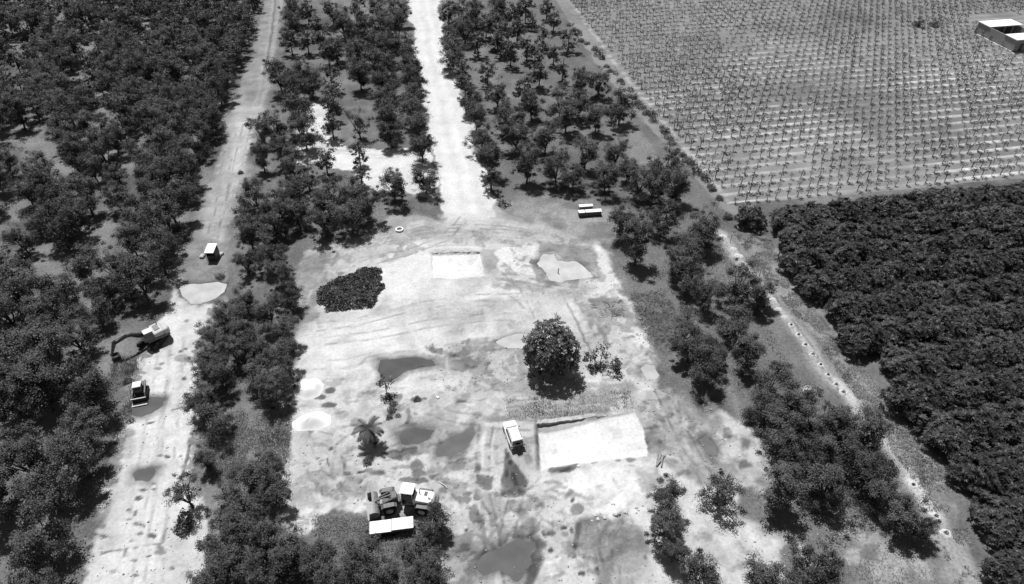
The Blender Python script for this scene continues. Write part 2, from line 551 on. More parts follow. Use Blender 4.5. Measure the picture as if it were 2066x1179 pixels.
# long grass verge
paint([(1475, 470), (1560, 490), (1700, 690), (1790, 800), (1900, 950), (1960, 1100), (1990, 1230), (1930, 1230), (1850, 1000), (1740, 830), (1640, 680), (1540, 560)], 150, 0.9, 0.8, 1.0, 26)

# narrow track on the left
paint(TRACK, 148, 1.0, 0.5, 1.2, 8, 0.3, 2)
paint([(545, -10), (580, -10), (562, 110), (532, 230), (470, 240), (505, 140)], 160, 0.7, 2.5, 1.5, 14)
for dx in (-3, 10):
    stroke([(558 + dx, -10), (548 + dx, 60), (538 + dx, 120), (524 + dx, 190), (510 + dx, 240)], 0.9, 178, 0.6, 0.5, 0.5)
stroke([(557, -10), (550, 60), (541, 110), (532, 150)], 0.5, 105, 0.6, 0.3, 0.3)
paint([(470, 215), (535, 215), (525, 250), (500, 320), (480, 400), (468, 470), (455, 500), (420, 470), (425, 400), (445, 320), (455, 260), (490, 190)], 190, 0.85, 3.5, 1.8, 20, 0.2)
paint([(480, 240), (520, 245), (500, 310), (488, 350), (460, 350)], 208, 0.7, 1.2, 1.2, 18)
paint([(372, 490), (470, 490), (462, 545), (440, 570), (380, 572), (355, 560)], 145, 0.9, 2.5, 1.8, 22, 0.6)
paint([(358, 578), (372, 605), (405, 620), (440, 608), (420, 655), (405, 720), (398, 790), (396, 850), (385, 900), (374, 965), (396, 1003), (415, 1065), (418, 1230), (160, 1230),
       (185, 1082), (212, 1005), (232, 960), (246, 900), (258, 835), (276, 765), (295, 715), (325, 680), (335, 625)], 217, 1.0, 0.6, 0.9, 12, 0.1)
for c in [(355, 660, 22, 40), (340, 770, 28, 40), (330, 880, 40, 40), (290, 1080, 60, 60), (340, 1000, 30, 40), (260, 1150, 60, 30)]:
    paint(ell(*c), 230, 0.6, 2.0, 2.0, 8)
paint([(265, 770), (300, 770), (300, 800), (262, 840), (252, 900), (243, 905), (256, 835)], 150, 0.7, 0.6, 0.8, 20)
paint([(345, 1060), (410, 1060), (415, 1230), (330, 1230)], 205, 0.7, 1.0, 1.0, 12)
paint(ell(260, 875, 16, 8), 150, 0.7, 0.3, 0.5, 10)
paint(ell(370, 725, 18, 9), 150, 0.8, 0.4, 0.5, 14)
paint(ell(378, 725, 7, 4), 120, 0.6, 0.3, 0.4)
paint(ell(262, 900, 14, 30), 165, 0.6, 0.8, 0.8, 16)
stroke([(384, 878), (377, 905), (369, 930), (367, 955), (361, 975)], 0.32, 70, 0.85, 0.12, 0.5, -0.12, 0.35)
stroke([(178, 1119), (215, 1112), (255, 1107), (300, 1098), (330, 1094)], 0.25, 85, 0.8, 0.1, 0.4, -0.08, 0.4)
stroke([(330, 1094), (334, 1080), (336, 1066)], 0.25, 95, 0.8, 0.12, 0.3, -0.06, 0.4)
stroke([(256, 1107), (254, 1122)], 0.3, 100, 0.8, 0.1, 0.1)
stroke([(322, 1100), (330, 1115), (318, 1112)], 0.5, 130, 0.8, 0.15, 0.2)
stroke([(232, 940), (222, 1000), (210, 1050)], 0.5, 160, 0.7, 0.3, 0.4)
stroke([(348, 828), (368, 824), (380, 824)], 0.3, 120, 0.7, 0.1, 0.2)
for (x, y, a, b, v) in [(258, 1032, 6, 3, 85), (283, 992, 9, 4, 110), (305, 990, 5, 3, 110), (306, 978, 5, 3, 130), (275, 1010, 9, 5, 100), (270, 1036, 5, 5, 115), (258, 1047, 5, 3, 115),
                        (272, 1057, 7, 4, 120), (288, 1060, 4, 5, 120), (285, 1075, 7, 3, 125), (310, 1079, 10, 5, 110), (207, 1082, 8, 4, 120), (277, 1156, 7, 4, 120), (335, 921, 6, 3, 80),
                        (300, 855, 8, 3, 95), (310, 853, 6, 2, 110), (303, 1120, 5, 3, 80), (275, 1126, 6, 3, 140), (345, 1145, 5, 4, 150), (380, 1160, 9, 8, 140), (360, 918, 3, 3, 120),
                        (320, 920, 8, 2, 130), (343, 715, 4, 3, 90), (365, 708, 5, 3, 100), (375, 703, 6, 3, 120), (372, 765, 5, 4, 110), (333, 805, 5, 4, 110), (317, 745, 10, 4, 150), (325, 735, 8, 3, 145),
                        (375, 648, 4, 3, 150), (400, 690, 4, 3, 120), (270, 1090, 5, 3, 150), (230, 1150, 9, 4, 170)]:
    paint(ell(x, y, a, b), v, 0.9, 0.15, 0.35, 12, z=-0.05)

RT = random.Random(17)
for k in range(130):
    i = RT.randrange(9, 18); a, b = TRACK[i], TRACK[i + 1]
    t = RT.random()
    paint(ell(a[0] + (b[0] - a[0]) * t + RT.uniform(-10, 9), a[1] + (b[1] - a[1]) * t, RT.uniform(4, 13), RT.uniform(3, 9), RT.uniform(-1.2, 1.2)), RT.choice([120, 135, 150, 205]), .85, .2, .6, 20, .8)
for k in range(60):
    i = RT.randrange(20, 28); a, b = TRACK[i], TRACK[i + 1]
    t = RT.random()
    paint(ell(a[0] + (b[0] - a[0]) * t + RT.uniform(-8, 10), a[1] + (b[1] - a[1]) * t, RT.uniform(4, 11), RT.uniform(3, 8), RT.uniform(-1.2, 1.2)), RT.choice([125, 140, 155]), .8, .2, .6, 20, .8)

# the broad white road
paint(ROAD, 226, 1.0, 0.9, 1.6, 6, 0.05, 1)
paint(SIDE_SAND, 226, 1.0, 0.8, 1.5, 8, 0.05)
for k, (o, v) in enumerate([(-18, 240), (-4, 217), (8, 242), (20, 218)]):
    stroke([(852 + o * .8, -10), (872 + o * .85, 100), (895 + o, 200), (918 + o * 1.1, 300), (938 + o * 1.2, 380), (940 + o * 1.2, 430)], 1.3, v, 0.5, 0.9, 0.8)
for c in [(690, 304, 60, 2.5), (760, 312, 50, 1.5), (770, 318, 45, 1.5), (675, 310, 30, 2)]:
    paint(ell(*c), 195, 0.6, 0.4, 0.4, 10)
paint(ell(640, 300, 25, 25), 205, 0.5, 1.5, 1.5, 15)

# the clearing
paint(CLEARING, 214, 1.0, 1.2, 1.6, 14, 0.12, 3)
paint([(610, 512), (690, 500), (770, 478), (850, 460), (990, 458), (1100, 470), (1190, 492), (1215, 520), (1110, 500), (990, 486), (870, 492), (760, 512), (680, 545), (640, 590), (625, 640), (605, 640), (604, 560)], 196, 0.9, 1.5, 1.5, 16)
paint([(800, 438), (900, 440), (985, 440), (1000, 405), (1100, 405), (1190, 440), (1200, 490), (1100, 478), (980, 462), (860, 465), (770, 485), (700, 492)], 184, 0.8, 1.8, 1.8, 18, 0.25)
paint([(880, 430), (995, 425), (990, 455), (930, 462), (880, 455)], 215, 0.7, 1.5, 1.5, 8)
for k in range(9):                                      # sweeping wheel arcs at the road mouth
    o = k * 4.5
    stroke([(700 + o * 2, 492 - o * .3), (780, 470 + o * .55), (870, 452 + o * .8), (960, 448 + o * .85), (1050, 458 + o * .7), (1130, 478 + o * .5), (1190, 500 + o * .3)], 0.35, 145 if k % 2 else 212, 0.6, 0.15, 0.5, 0, 0.35)
for k in range(7):                                      # curved scrape marks in the middle
    o = k * 7
    stroke([(720, 640 + o * .9), (800, 618 + o), (900, 604 + o), (1000, 598 + o * .9), (1040, 606 + o), (1075, 625 + o)], 0.5, 190 if k % 2 else 226, 0.5, 0.4, 0.6, 0, 0.3)
stroke([(1008, 592), (1030, 598), (1048, 612), (1056, 622)], 0.35, 160, 0.8, 0.15, 0.2)
paint([(640, 660), (740, 640), (870, 640), (1050, 650), (1040, 690), (900, 695), (780, 705), (690, 745), (610, 750), (610, 690)], 230, 0.8, 2.5, 2.0, 8)
paint([(870, 625), (960, 622), (975, 645), (900, 660), (865, 655)], 190, 0.65, 1.5, 1.5, 12)
paint([(800, 480), (880, 485), (870, 560), (980, 570), (1090, 580), (1020, 600), (880, 600), (770, 590), (760, 540)], 232, 0.8, 2.0, 1.5, 8)
paint([(660, 545), (705, 540), (720, 552), (690, 560)], 228, 0.8, 0.5, 0.8)
paint([(600, 520), (660, 510), (650, 560), (635, 610), (640, 640), (605, 650)], 158, 0.7, 1.2, 1.2, 22)
stroke([(632, 575), (622, 600), (618, 612)], 0.4, 205, 0.7, 0.2, 0.2)
paint([(865, 482), (895, 482), (893, 540), (872, 545)], 205, 0.6, 0.8, 0.8)
# white spread right of the small pit
paint([(1000, 506), (1020, 497), (1060, 496), (1085, 505), (1078, 530), (1072, 553), (1010, 552), (998, 535)], 232, 1.0, 0.4, 0.8, 6, z=0.12)
paint([(970, 500), (998, 505), (1000, 540), (985, 548), (972, 530)], 170, 0.7, 0.6, 0.8, 20)
paint([(1085, 490), (1130, 495), (1200, 500), (1205, 540), (1190, 545), (1165, 527), (1140, 525), (1120, 510), (1090, 512)], 150, 0.85, 0.6, 0.8, 22)
paint([(1072, 520), (1098, 530), (1098, 560), (1140, 575), (1110, 575), (1080, 565)], 150, 0.75, 0.4, 0.8, 20)
for k in range(6):
    stroke([(1010, 552 + k * 5), (1050, 556 + k * 5.5), (1100, 566 + k * 5), (1160, 580 + k * 3), (1200, 585 + k * 3)], 0.35, 150 if k % 2 == 0 else 222, 0.7, 0.2, 0.6, 0, 0.4)
paint([(1195, 490), (1215, 505), (1240, 560), (1255, 600), (1215, 600), (1195, 570), (1210, 545), (1200, 520)], 226, 0.8, 0.6, 1.0, 14)
paint([(1040, 570), (1200, 585), (1240, 605), (1180, 620), (1090, 600)], 200, 0.6, 1.0, 1.5, 30)
paint([(1130, 600), (1240, 600), (1290, 640), (1310, 690), (1280, 720), (1230, 690), (1160, 650)], 212, 0.8, 1.0, 1.5, 28)
paint([(1190, 608), (1255, 600), (1270, 640), (1215, 640)], 140, 0.75, 0.7, 1.0, 25)
paint([(1180, 640), (1260, 680), (1265, 640), (1280, 660), (1290, 720), (1200, 680)], 150, 0.5, 0.7, 1.2, 30, rag=0.55)
paint([(1265, 672), (1290, 672), (1305, 688), (1318, 712), (1312, 720), (1290, 705), (1275, 690)], 232, 0.9, 0.3, 0.5, 20, z=0.25)
stroke([(1160, 640), (1170, 665), (1180, 690)], 0.35, 140, 0.7, 0.15, 0.3)
stroke([(1205, 655), (1220, 680), (1230, 700)], 0.6, 140, 0.7, 0.2, 0.3)
# brush-covered ground right of the clearing
paint([(1265, 590), (1340, 580), (1372, 640), (1380, 700), (1345, 720), (1320, 700), (1275, 650)], 100, 0.9, 1.0, 1.6, 34, 1.0, rag=0.35)
# middle muddy patch and around the puddles
paint([(870, 715), (920, 695), (1000, 690), (1060, 705), (1060, 760), (1050, 785), (980, 790), (900, 780), (880, 750)], 192, 0.7, 1.5, 1.5, 20)
for c in [(925, 712, 26, 12, 130), (940, 735, 24, 12, 128), (918, 770, 14, 5, 110), (935, 775, 20, 7, 120), (955, 730, 14, 9, 135), (920, 738, 16, 12, 130), (950, 762, 26, 6, 160), (1000, 770, 32, 9, 150), (1035, 750, 18, 14, 150),
          (880, 703, 18, 5, 105), (870, 700, 14, 4, 120), (1045, 725, 12, 9, 150), (975, 688, 40, 6, 165), (985, 752, 10, 5, 130), (1042, 658, 14, 10, 175), (905, 720, 8, 5, 95)]:
    paint(ell(*c[:4]), c[4], 0.8, 0.5, 1.0, 25, rag=0.8)
stroke([(866, 760), (885, 758), (897, 772), (905, 785)], 0.5, 135, 0.7, 0.2, 0.3)
stroke([(725, 738), (745, 722), (775, 714), (820, 708)], 0.4, 165, 0.7, 0.2, 0.3)
paint([(765, 775), (795, 770), (830, 752), (880, 748), (930, 760), (900, 790), (850, 800), (790, 800)], 226, 0.75, 0.8, 1.0, 8)
paint([(720, 800), (850, 795), (960, 800), (960, 860), (860, 870), (800, 870), (720, 860)], 198, 0.8, 2.0, 2.0, 18)
paint([(895, 800), (1000, 800), (1010, 850), (960, 860), (905, 860)], 212, 0.7, 1.5, 1.5, 10)
paint(ell(810, 800, 22, 16), 110, 0.0, 0.5, 0.5)
# grass under and beside the big tree
paint([(1060, 770), (1010, 800), (1012, 850), (1060, 858), (1160, 842), (1285, 828), (1285, 800), (1270, 765), (1180, 760)], 166, 0.9, 0.9, 1.4, 26, 0.9)
for k in range(7):
    stroke([(1020, 812 + k * 6), (1120, 800 + k * 6), (1270, 790 + k * 5)], 0.4, 185 if k % 2 else 122, 0.5, 0.25, 0.8, 0, 0.55)
paint([(1250, 790), (1330, 795), (1360, 840), (1330, 850), (1290, 832), (1240, 835)], 205, 0.7, 0.8, 1.2, 20)
# muddy strip right of the white floor
paint([(1320, 780), (1400, 820), (1480, 850), (1545, 930), (1530, 980), (1440, 1000), (1350, 950), (1310, 900), (1290, 840)], 190, 0.8, 1.0, 1.5, 30)
for k in range(9):
    o = k * 16
    stroke([(1310 + o, 800 + o * .25), (1345 + o, 850 + o * .3), (1385 + o, 905 + o * .35), (1430 + o, 970 + o * .3)], 0.8, 145 if k % 2 == 0 else 222, 0.55, 0.4, 1.0, 0, 0.5)
for c in [(1340, 905, 10, 20, 150), (1468, 875, 12, 18, 105), (1445, 895, 12, 20, 120), (1505, 940, 12, 8, 105), (1395, 850, 8, 14, 125), (1400, 960, 14, 12, 150), (1360, 930, 12, 16, 150), (1320, 890, 14, 22, 168), (1495, 900, 12, 18, 120), (1375, 875, 10, 8, 160)]:
    paint(ell(*c[:4]), c[4], 0.8, 0.4, 0.8, 20)
paint([(1440, 880), (1490, 890), (1500, 930), (1460, 930)], 214, 0.8, 0.4, 0.6, 10)
# wheel lanes around the parked car
paint([(968, 855), (1010, 850), (1010, 1000), (1015, 1090), (965, 1090), (960, 980)], 214, 0.7, 0.8, 0.8, 14)
for o, v in [(0, 168), (9, 228), (17, 175), (27, 226), (36, 180)]:
    stroke([(968 + o, 865), (966 + o, 920), (966 + o, 990), (972 + o, 1040), (975 + o, 1085)], 0.5, v, 0.65, 0.25, 0.25, 0, 0.3)
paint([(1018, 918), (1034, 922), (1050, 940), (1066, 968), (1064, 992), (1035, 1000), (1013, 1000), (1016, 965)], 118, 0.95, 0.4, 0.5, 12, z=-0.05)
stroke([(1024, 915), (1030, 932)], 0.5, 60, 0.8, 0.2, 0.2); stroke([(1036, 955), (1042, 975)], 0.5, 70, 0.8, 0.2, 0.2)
paint([(965, 958), (998, 960), (998, 988), (982, 992), (962, 978)], 125, 0.9, 0.4, 0.6, 18)
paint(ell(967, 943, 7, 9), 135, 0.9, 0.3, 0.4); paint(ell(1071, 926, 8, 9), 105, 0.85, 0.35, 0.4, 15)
paint([(1058, 915), (1090, 920), (1090, 950), (1064, 945)], 200, 0.6, 0.6, 0.6, 16)
paint(ell(990, 846, 34, 7), 135, 0.8, 0.5, 0.5, 12)
# floor and spoil around the big white pad
paint([(1112, 945), (1170, 938), (1165, 948), (1150, 958), (1130, 955), (1112, 952)], 125, 0.9, 0.3, 0.5, 18)
for c in [(1278, 928, 10, 6, 125), (1250, 928, 6, 4, 125), (1275, 944, 14, 5, 150), (1292, 922, 5, 3, 100), (1200, 933, 7, 3, 150)]:
    paint(ell(*c[:4]), c[4], 0.85, 0.25, 0.4, 15)
paint([(1085, 960), (1170, 955), (1250, 945), (1320, 945), (1340, 975), (1310, 1005), (1265, 1040), (1225, 1050), (1190, 1045), (1160, 1010), (1120, 1005)], 226, 0.9, 0.8, 1.2, 12, z=0.10)
paint([(1150, 960), (1240, 955), (1240, 985), (1180, 1005), (1150, 995)], 238, 0.8, 1.5, 1.0, 5)
paint([(1330, 950), (1338, 975), (1270, 1035), (1235, 1046), (1200, 1040), (1250, 1005), (1300, 970)], 238, 0.8, 0.8, 0.8, 8, z=0.15)
for k in range(5):
    stroke([(1300 - k * 8, 968 + k * 3), (1260 - k * 8, 995 + k * 3), (1215 - k * 8, 1025 + k * 2)], 0.3, 205, 0.6, 0.15, 0.3, 0, 0.35)
for k in range(10):
    rr = random.Random(k)
    x = 1085 + rr.random() * 70; y = 968 + rr.random() * 40
    stroke([(x, y), (x + 12, y - 3), (x + 26, y + 2)], 0.35, 165, 0.7, 0.15, 0.4)
# ploughed dark patch at the bottom
paint([(1158, 1055), (1200, 1045), (1260, 1052), (1300, 1070), (1320, 1110), (1275, 1125), (1240, 1140), (1235, 1230), (1215, 1230), (1195, 1130), (1160, 1105)], 150, 0.95, 0.8, 1.0, 16, 0.4)
paint([(1240, 1115), (1310, 1110), (1320, 1230), (1240, 1230)], 192, 0.8, 1.0, 1.0, 14)
for k in range(16):
    rr = random.Random(k * 7)
    x = 1162 + k * 6.5 + rr.uniform(-3, 3)
    stroke([(x + 22, 1052), (x + 8 + rr.uniform(-4, 4), 1085), (x + 6 + rr.uniform(-5, 5), 1115), (x + 18, 1145), (x + 34 + rr.uniform(-9, 9), 1200)], rr.uniform(.12, .3), rr.choice([112, 125, 175, 170]), 0.5 if k < 11 else 0.25, 0.12, 0.5, rr.uniform(-.04, .04), 0.5)
stroke([(1168, 1060), (1162, 1085), (1158, 1105)], 0.6, 95, 0.8, 0.2, 0.2)
# around the lowest puddle
paint([(1060, 1060), (1085, 1075), (1090, 1120), (1065, 1179), (1055, 1150), (1075, 1110)], 140, 0.8, 0.4, 0.8, 25)
for (a, b) in [((1045, 1080), (1075, 1052)), ((1062, 1078), (1078, 1066)), ((1086, 1128), (1062, 1179)), ((1075, 1150), (1060, 1190))]:
    stroke([a, b], 0.8, 110, 0.8, 0.3, 0.4, -0.08)
for (x, y, a, b, v) in [(1135, 1064, 8, 4, 75), (1106, 1108, 6, 5, 85), (1150, 1120, 10, 6, 80), (1175, 1155, 7, 6, 85), (1205, 1150, 5, 9, 80), (1100, 1073, 9, 8, 120), (1070, 1060, 6, 7, 110), (1052, 1035, 9, 8, 120),
                        (1032, 1010, 10, 6, 130), (1158, 1010, 4, 4, 80), (1165, 1030, 12, 12, 135), (935, 1010, 14, 7, 130), (955, 1035, 10, 18, 140), (960, 1005, 9, 5, 110), (940, 1000, 10, 3, 90), (1025, 955, 4, 9, 80),
                        (990, 1050, 8, 4, 150), (940, 1068, 3, 4, 90), (1178, 1122, 4, 3, 110), (1120, 1124, 4, 3, 140), (1302, 1122, 4, 4, 140), (1110, 1074, 6, 4, 130), (1152, 1072, 4, 7, 110)]:
    paint(ell(x, y, a, b), v, 0.9, 0.18, 0.4, 14, z=-0.04)
paint([(895, 1075), (950, 1070), (975, 1110), (960, 1130), (930, 1115), (900, 1110)], 142, 0.85, 0.6, 0.8, 18)
stroke([(960, 1080), (985, 1095), (995, 1105)], 0.7, 130, 0.7, 0.2, 0.3, -0.06)
stroke([(955, 1090), (970, 1108), (980, 1112)], 0.8, 225, 0.8, 0.2, 0.3, 0.06)
paint([(880, 1110), (960, 1120), (970, 1230), (880, 1230)], 190, 0.7, 0.8, 1.0, 30)
for k in range(5):
    stroke([(965 + k * 14, 1179 + 10), (968 + k * 14, 1150 + 4 * (k % 2))], 0.4, 200, 0.7, 0.2, 0.2)
# left part: around the loader and palm
paint([(590, 870), (700, 860), (730, 900), (700, 960), (640, 1000), (590, 1010), (580, 950)], 196, 0.7, 1.5, 1.5, 22)
paint([(625, 1040), (690, 1035), (740, 1040), (745, 1080), (830, 1090), (830, 1179), (650, 1179), (640, 1085)], 120, 0.9, 0.7, 1.0, 22, 0.9)
for (x, y, a, b, v) in [(700, 962, 12, 5, 90), (727, 958, 9, 5, 75), (755, 955, 24, 6, 115), (775, 952, 12, 6, 120), (640, 960, 12, 8, 130), (637, 990, 8, 16, 150), (655, 985, 12, 18, 175), (690, 985, 12, 5, 150), (725, 978, 10, 4, 100),
                        (805, 915, 30, 10, 125), (835, 905, 18, 8, 110), (845, 935, 14, 16, 130), (850, 955, 12, 14, 120), (830, 975, 30, 10, 110), (845, 975, 18, 8, 115), (815, 940, 20, 5, 150), (712, 1025, 10, 5, 120), (668, 905, 4, 6, 90),
                        (645, 927, 4, 2, 70), (693, 940, 4, 8, 110), (665, 935, 3, 10, 110), (690, 925, 5, 4, 120), (745, 935, 12, 4, 95), (900, 1000, 12, 6, 150), (900, 985, 12, 3, 120), (870, 960, 10, 12, 150)]:
    paint(ell(x, y, a, b), v, 0.85, 0.3, 0.7, 22, z=-0.03)
stroke([(648, 985), (650, 1000), (658, 1004), (670, 990)], 0.25, 130, 0.7, 0.1, 0.2)
stroke([(685, 975), (692, 990), (705, 992)], 0.3, 100, 0.8, 0.1, 0.2)
paint([(600, 990), (640, 1005), (700, 1000), (745, 1005), (740, 1030), (680, 1035), (620, 1040), (600, 1070), (588, 1040)], 226, 0.8, 0.6, 0.8, 14)
paint([(585, 1040), (625, 1045), (615, 1085), (590, 1085)], 205, 0.8, 0.6, 0.8, 26)
stroke([(600, 1030), (602, 1045), (622, 1050)], 0.2, 120, 0.7, 0.1, 0.2)
paint([(590, 870), (665, 870), (660, 905), (590, 905)], 200, 0.7, 1.0, 1.0, 10)
paint([(580, 800), (604, 806), (600, 835), (582, 842)], 130, 0.8, 0.5, 0.5, 16)
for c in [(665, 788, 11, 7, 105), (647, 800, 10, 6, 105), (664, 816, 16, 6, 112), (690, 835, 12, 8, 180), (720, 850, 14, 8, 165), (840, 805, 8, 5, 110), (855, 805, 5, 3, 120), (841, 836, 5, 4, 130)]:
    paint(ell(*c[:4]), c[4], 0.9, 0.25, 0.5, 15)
paint([(774, 796), (790, 791), (815, 793), (806, 812), (795, 826), (785, 818)], 130, 0.9, 0.3, 0.4, 10)
paint(ell(757, 905, 30, 22), 190, 0.4, 1.0, 1.0, 20)
# ditch line on the left edge of the clearing
stroke([(588, 800), (582, 850), (578, 900)], 0.4, 110, 0.7, 0.2, 0.3, 0, 0.3)

for poly, v, rg in [([(870, 700), (1060, 690), (1062, 790), (980, 795), (890, 785)], 140, .42), ([(600, 880), (740, 880), (760, 1000), (640, 1030), (590, 1010)], 150, .36),
                    ([(760, 890), (900, 885), (960, 930), (940, 1000), (880, 990), (800, 970), (760, 940)], 135, .42), ([(900, 990), (1080, 1000), (1150, 1060), (1090, 1100), (960, 1090), (900, 1060)], 148, .4),
                    ([(1080, 1050), (1180, 1050), (1200, 1179), (1080, 1179)], 160, .3), ([(1300, 780), (1420, 820), (1540, 930), (1500, 1000), (1380, 980), (1310, 900)], 138, .45),
                    ([(1170, 590), (1260, 600), (1320, 700), (1300, 780), (1240, 720), (1180, 660)], 145, .4), ([(970, 495), (1110, 495), (1230, 520), (1250, 600), (1150, 600), (1000, 575)], 150, .3),
                    ([(690, 790), (1000, 790), (1000, 870), (690, 870)], 158, .3), ([(620, 500), (850, 460), (1000, 455), (1200, 490), (1180, 510), (900, 500), (640, 560)], 145, .36),
                    ([(880, 1080), (980, 1080), (980, 1200), (880, 1200)], 140, .45), ([(1300, 950), (1420, 960), (1520, 1110), (1560, 1200), (1380, 1200), (1330, 1050)], 145, .36),
                    ([(600, 520), (680, 510), (640, 660), (600, 680)], 140, .45), ([(830, 610), (1090, 600), (1080, 680), (850, 670)], 190, .35)]:
    paint(poly, v, .68, 1.5, 1.5, 24, rag=rg - .04)
def ruts(pts, val=140, alpha=.6, wd=.34, gap=.8, z=-.04):
    q = [Vector((*a, 0)) for a in g2(pts)]
    for sg in (-1, 1):
        o_ = []
        for i, p_ in enumerate(q):
            d_ = (q[min(i + 1, len(q) - 1)] - q[max(i - 1, 0)]).normalized()
            o_.append((p_.x - d_.y * gap * sg, p_.y + d_.x * gap * sg))
        w = _win(o_, 1.5)
        dd = line_d(GX[w] + WX[w] * .25, GY[w] + WY[w] * .25, o_)
        m = sstep((wd / 2 + .1 - dd) / .2) * sstep(.55 + FN[w] * 1.4)
        A[w] = A[w] * (1 - m * alpha) + val * m * alpha
        Z[w] += z * m
for pts, v, a in [([(935, 440), (900, 480), (820, 510), (740, 530), (690, 560)], 160, .5), ([(945, 440), (960, 490), (1000, 530), (1060, 580), (1090, 640)], 165, .5), ([(640, 660), (720, 650), (840, 620), (960, 600), (1050, 600)], 175, .5),
                  ([(650, 690), (740, 680), (860, 655), (980, 640), (1060, 640)], 178, .5), ([(980, 860), (975, 920), (975, 1000), (990, 1080), (1000, 1179)], 140, .6), ([(1035, 905), (1040, 960), (1040, 1010), (1020, 1080)], 130, .6),
                  ([(1110, 960), (1060, 1010), (1020, 1060), (1000, 1090)], 150, .55), ([(1330, 780), (1370, 860), (1420, 950), (1440, 1020)], 140, .55), ([(1350, 770), (1420, 860), (1480, 960)], 150, .5),
                  ([(690, 1000), (640, 960), (610, 900), (615, 860)], 155, .5), ([(720, 1010), (680, 960), (690, 900), (740, 860)], 160, .5), ([(900, 1010), (950, 1050), (960, 1110), (950, 1179)], 140, .55),
                  ([(1150, 600), (1190, 680), (1240, 780), (1300, 800)], 155, .45), ([(330, 700), (320, 800), (300, 900), (280, 1000), (250, 1179)], 190, .5), ([(360, 680), (350, 800), (335, 920), (320, 1040), (310, 1179)], 185, .5),
                  ([(470, 260), (455, 340), (445, 420), (430, 480)], 140, .5), ([(500, 250), (480, 330), (465, 420), (450, 480)], 150, .45), ([(560, 740), (700, 735), (760, 720)], 180, .4), ([(850, 820), (900, 840), (1000, 855), (1070, 860)], 160, .5)]:
    ruts(pts, v - 8, min(a + .15, .8))
RM = random.Random(91)
for k in range(230):
    if k < 150: x, y = RM.uniform(600, 1320), RM.uniform(860, 1170)
    elif k < 190: x, y = RM.uniform(1180, 1500), RM.uniform(600, 960)
    else: x, y = RM.uniform(700, 1060), RM.uniform(690, 860)
    pt_ = P(x, y)
    i_, j_ = np.searchsorted(xs, pt_.x), np.searchsorted(ys, pt_.y)
    if CLS[j_, i_] != 3 or A[j_, i_] > 234: continue
    a = RM.choice([0.0, 0.15, -0.2, 1.3, 1.5]) + RM.gauss(0, .25); L = RM.uniform(10, 42); b = RM.uniform(-.25, .25)
    q = [(x - math.cos(a - b) * L / 2, y - math.sin(a - b) * L * .35), (x, y), (x + math.cos(a + b) * L / 2, y + math.sin(a + b) * L * .35)]
    stroke(q, RM.uniform(.2, .6), RM.choice([120, 140, 155, 165, 228, 232, 225]), RM.uniform(.4, .75), .12, .5, RM.choice([-.05, .05]), .45)

# the two excavated pads
for poly, zz in ((PAD_PIT, -0.75), (SMALL_PIT, -0.35)):
    w, m = mask(poly, 0.2, 0.16)
    A[w] = A[w] * (1 - m) + (238 + 7 * fbm(GX[w], GY[w], 4, 4, 66) - 16 * sstep(0.5 + 4 * (fbm(GX[w], GY[w], 1.6, 4, 67) - .55))) * m
    G[w] = G[w] * (1 - m)
    CLS[w] = np.where(m > 0.5, 6 if zz < -0.5 else 7, CLS[w])
    q = g2(poly)
    yfar = max(p[1] for p in q); ynear = min(p[1] for p in q)
    t = np.clip((GY[w] - ynear) / (yfar - ynear) * 1.5, 0.08, 1)      # floor rises to ground level at the near side
    xl = min(p[0] for p in q); xr = max(p[0] for p in q)
    if zz < -.5: t = t * np.clip(1.1 - 1.05 * (GX[w] - xl) / (xr - xl), .05, 1)
    Z[w] = Z[w] * (1 - m) + zz * t * m
w, m = mask([(1083, 853), (1135, 849), (1200, 840), (1230, 838), (1200, 846), (1150, 858), (1110, 866), (1086, 868)], 0.12, 0.15)
A[w] = A[w] * (1 - m) + 185 * m; Z[w] += 0.15 * m                     # earth shelf along the far wall
stroke([(1078, 846), (1140, 838), (1200, 829), (1225, 826)], 0.8, 140, 0.7, 0.3, 0.3, 0.0)
stroke([(1080, 850), (1085, 900), (1087, 945)], 0.5, 120, 0.6, 0.2, 0.15, 0.06)
stroke([(870, 503), (900, 499), (950, 499), (968, 503)], 1.1, 226, 0.9, 0.3, 0.2, 0.1)
stroke([(868, 500), (900, 496), (960, 496)], 0.4, 165, 0.6, 0.2, 0.3)
stroke([(975, 505), (982, 530), (985, 548)], 0.9, 180, 0.6, 0.4, 0.4)
for c in [(1100, 925, 4, 12), (1240, 880, 6, 2), (1290, 903, 4, 3)]:
    paint(ell(*c), 215, 0.6, 0.2, 0.3)

PIT_WALLS = []
def pit_wall(pts, depth, seed, top=0.06):
    r = random.Random(seed)
    q = [Vector((*a, 0)) for a in g2(pts)]
    line = []
    for a, b in zip(q[:-1], q[1:]):
        n_ = max(2, int((b - a).length / .3))
        for k in range(n_): line.append(a.lerp(b, k / n_))
    line.append(q[-1])
    vs = []; fs = []
    for i, p in enumerate(line):
        t = i / (len(line) - 1)
        e = min(1.0, 6 * t + .3, 6 * (1 - t) + .3)
        w1, w2 = r.uniform(-.06, .06), r.uniform(-.1, .1)
        depth_ = depth * (1 - .85 * t)
        p = p + Vector((0, -.25, 0))
        vs += [(p.x, p.y + .75, -.25), (p.x, p.y + .55 + w2, top * e + r.uniform(-.03, .04)), (p.x, p.y + w1, top * e * .8 + r.uniform(-.04, .04)), (p.x + w2, p.y + .10 + w1, -depth_ * .5), (p.x, p.y + .06, -depth_ - .1)]
    for i in range(len(line) - 1):
        for k in range(4): fs.append((i * 5 + k, (i + 1) * 5 + k, (i + 1) * 5 + k + 1, i * 5 + k + 1))
    PIT_WALLS.append((vs, fs))
pit_wall([(1080, 852), (1110, 850), (1150, 845), (1190, 840), (1225, 836)], .85, 1)
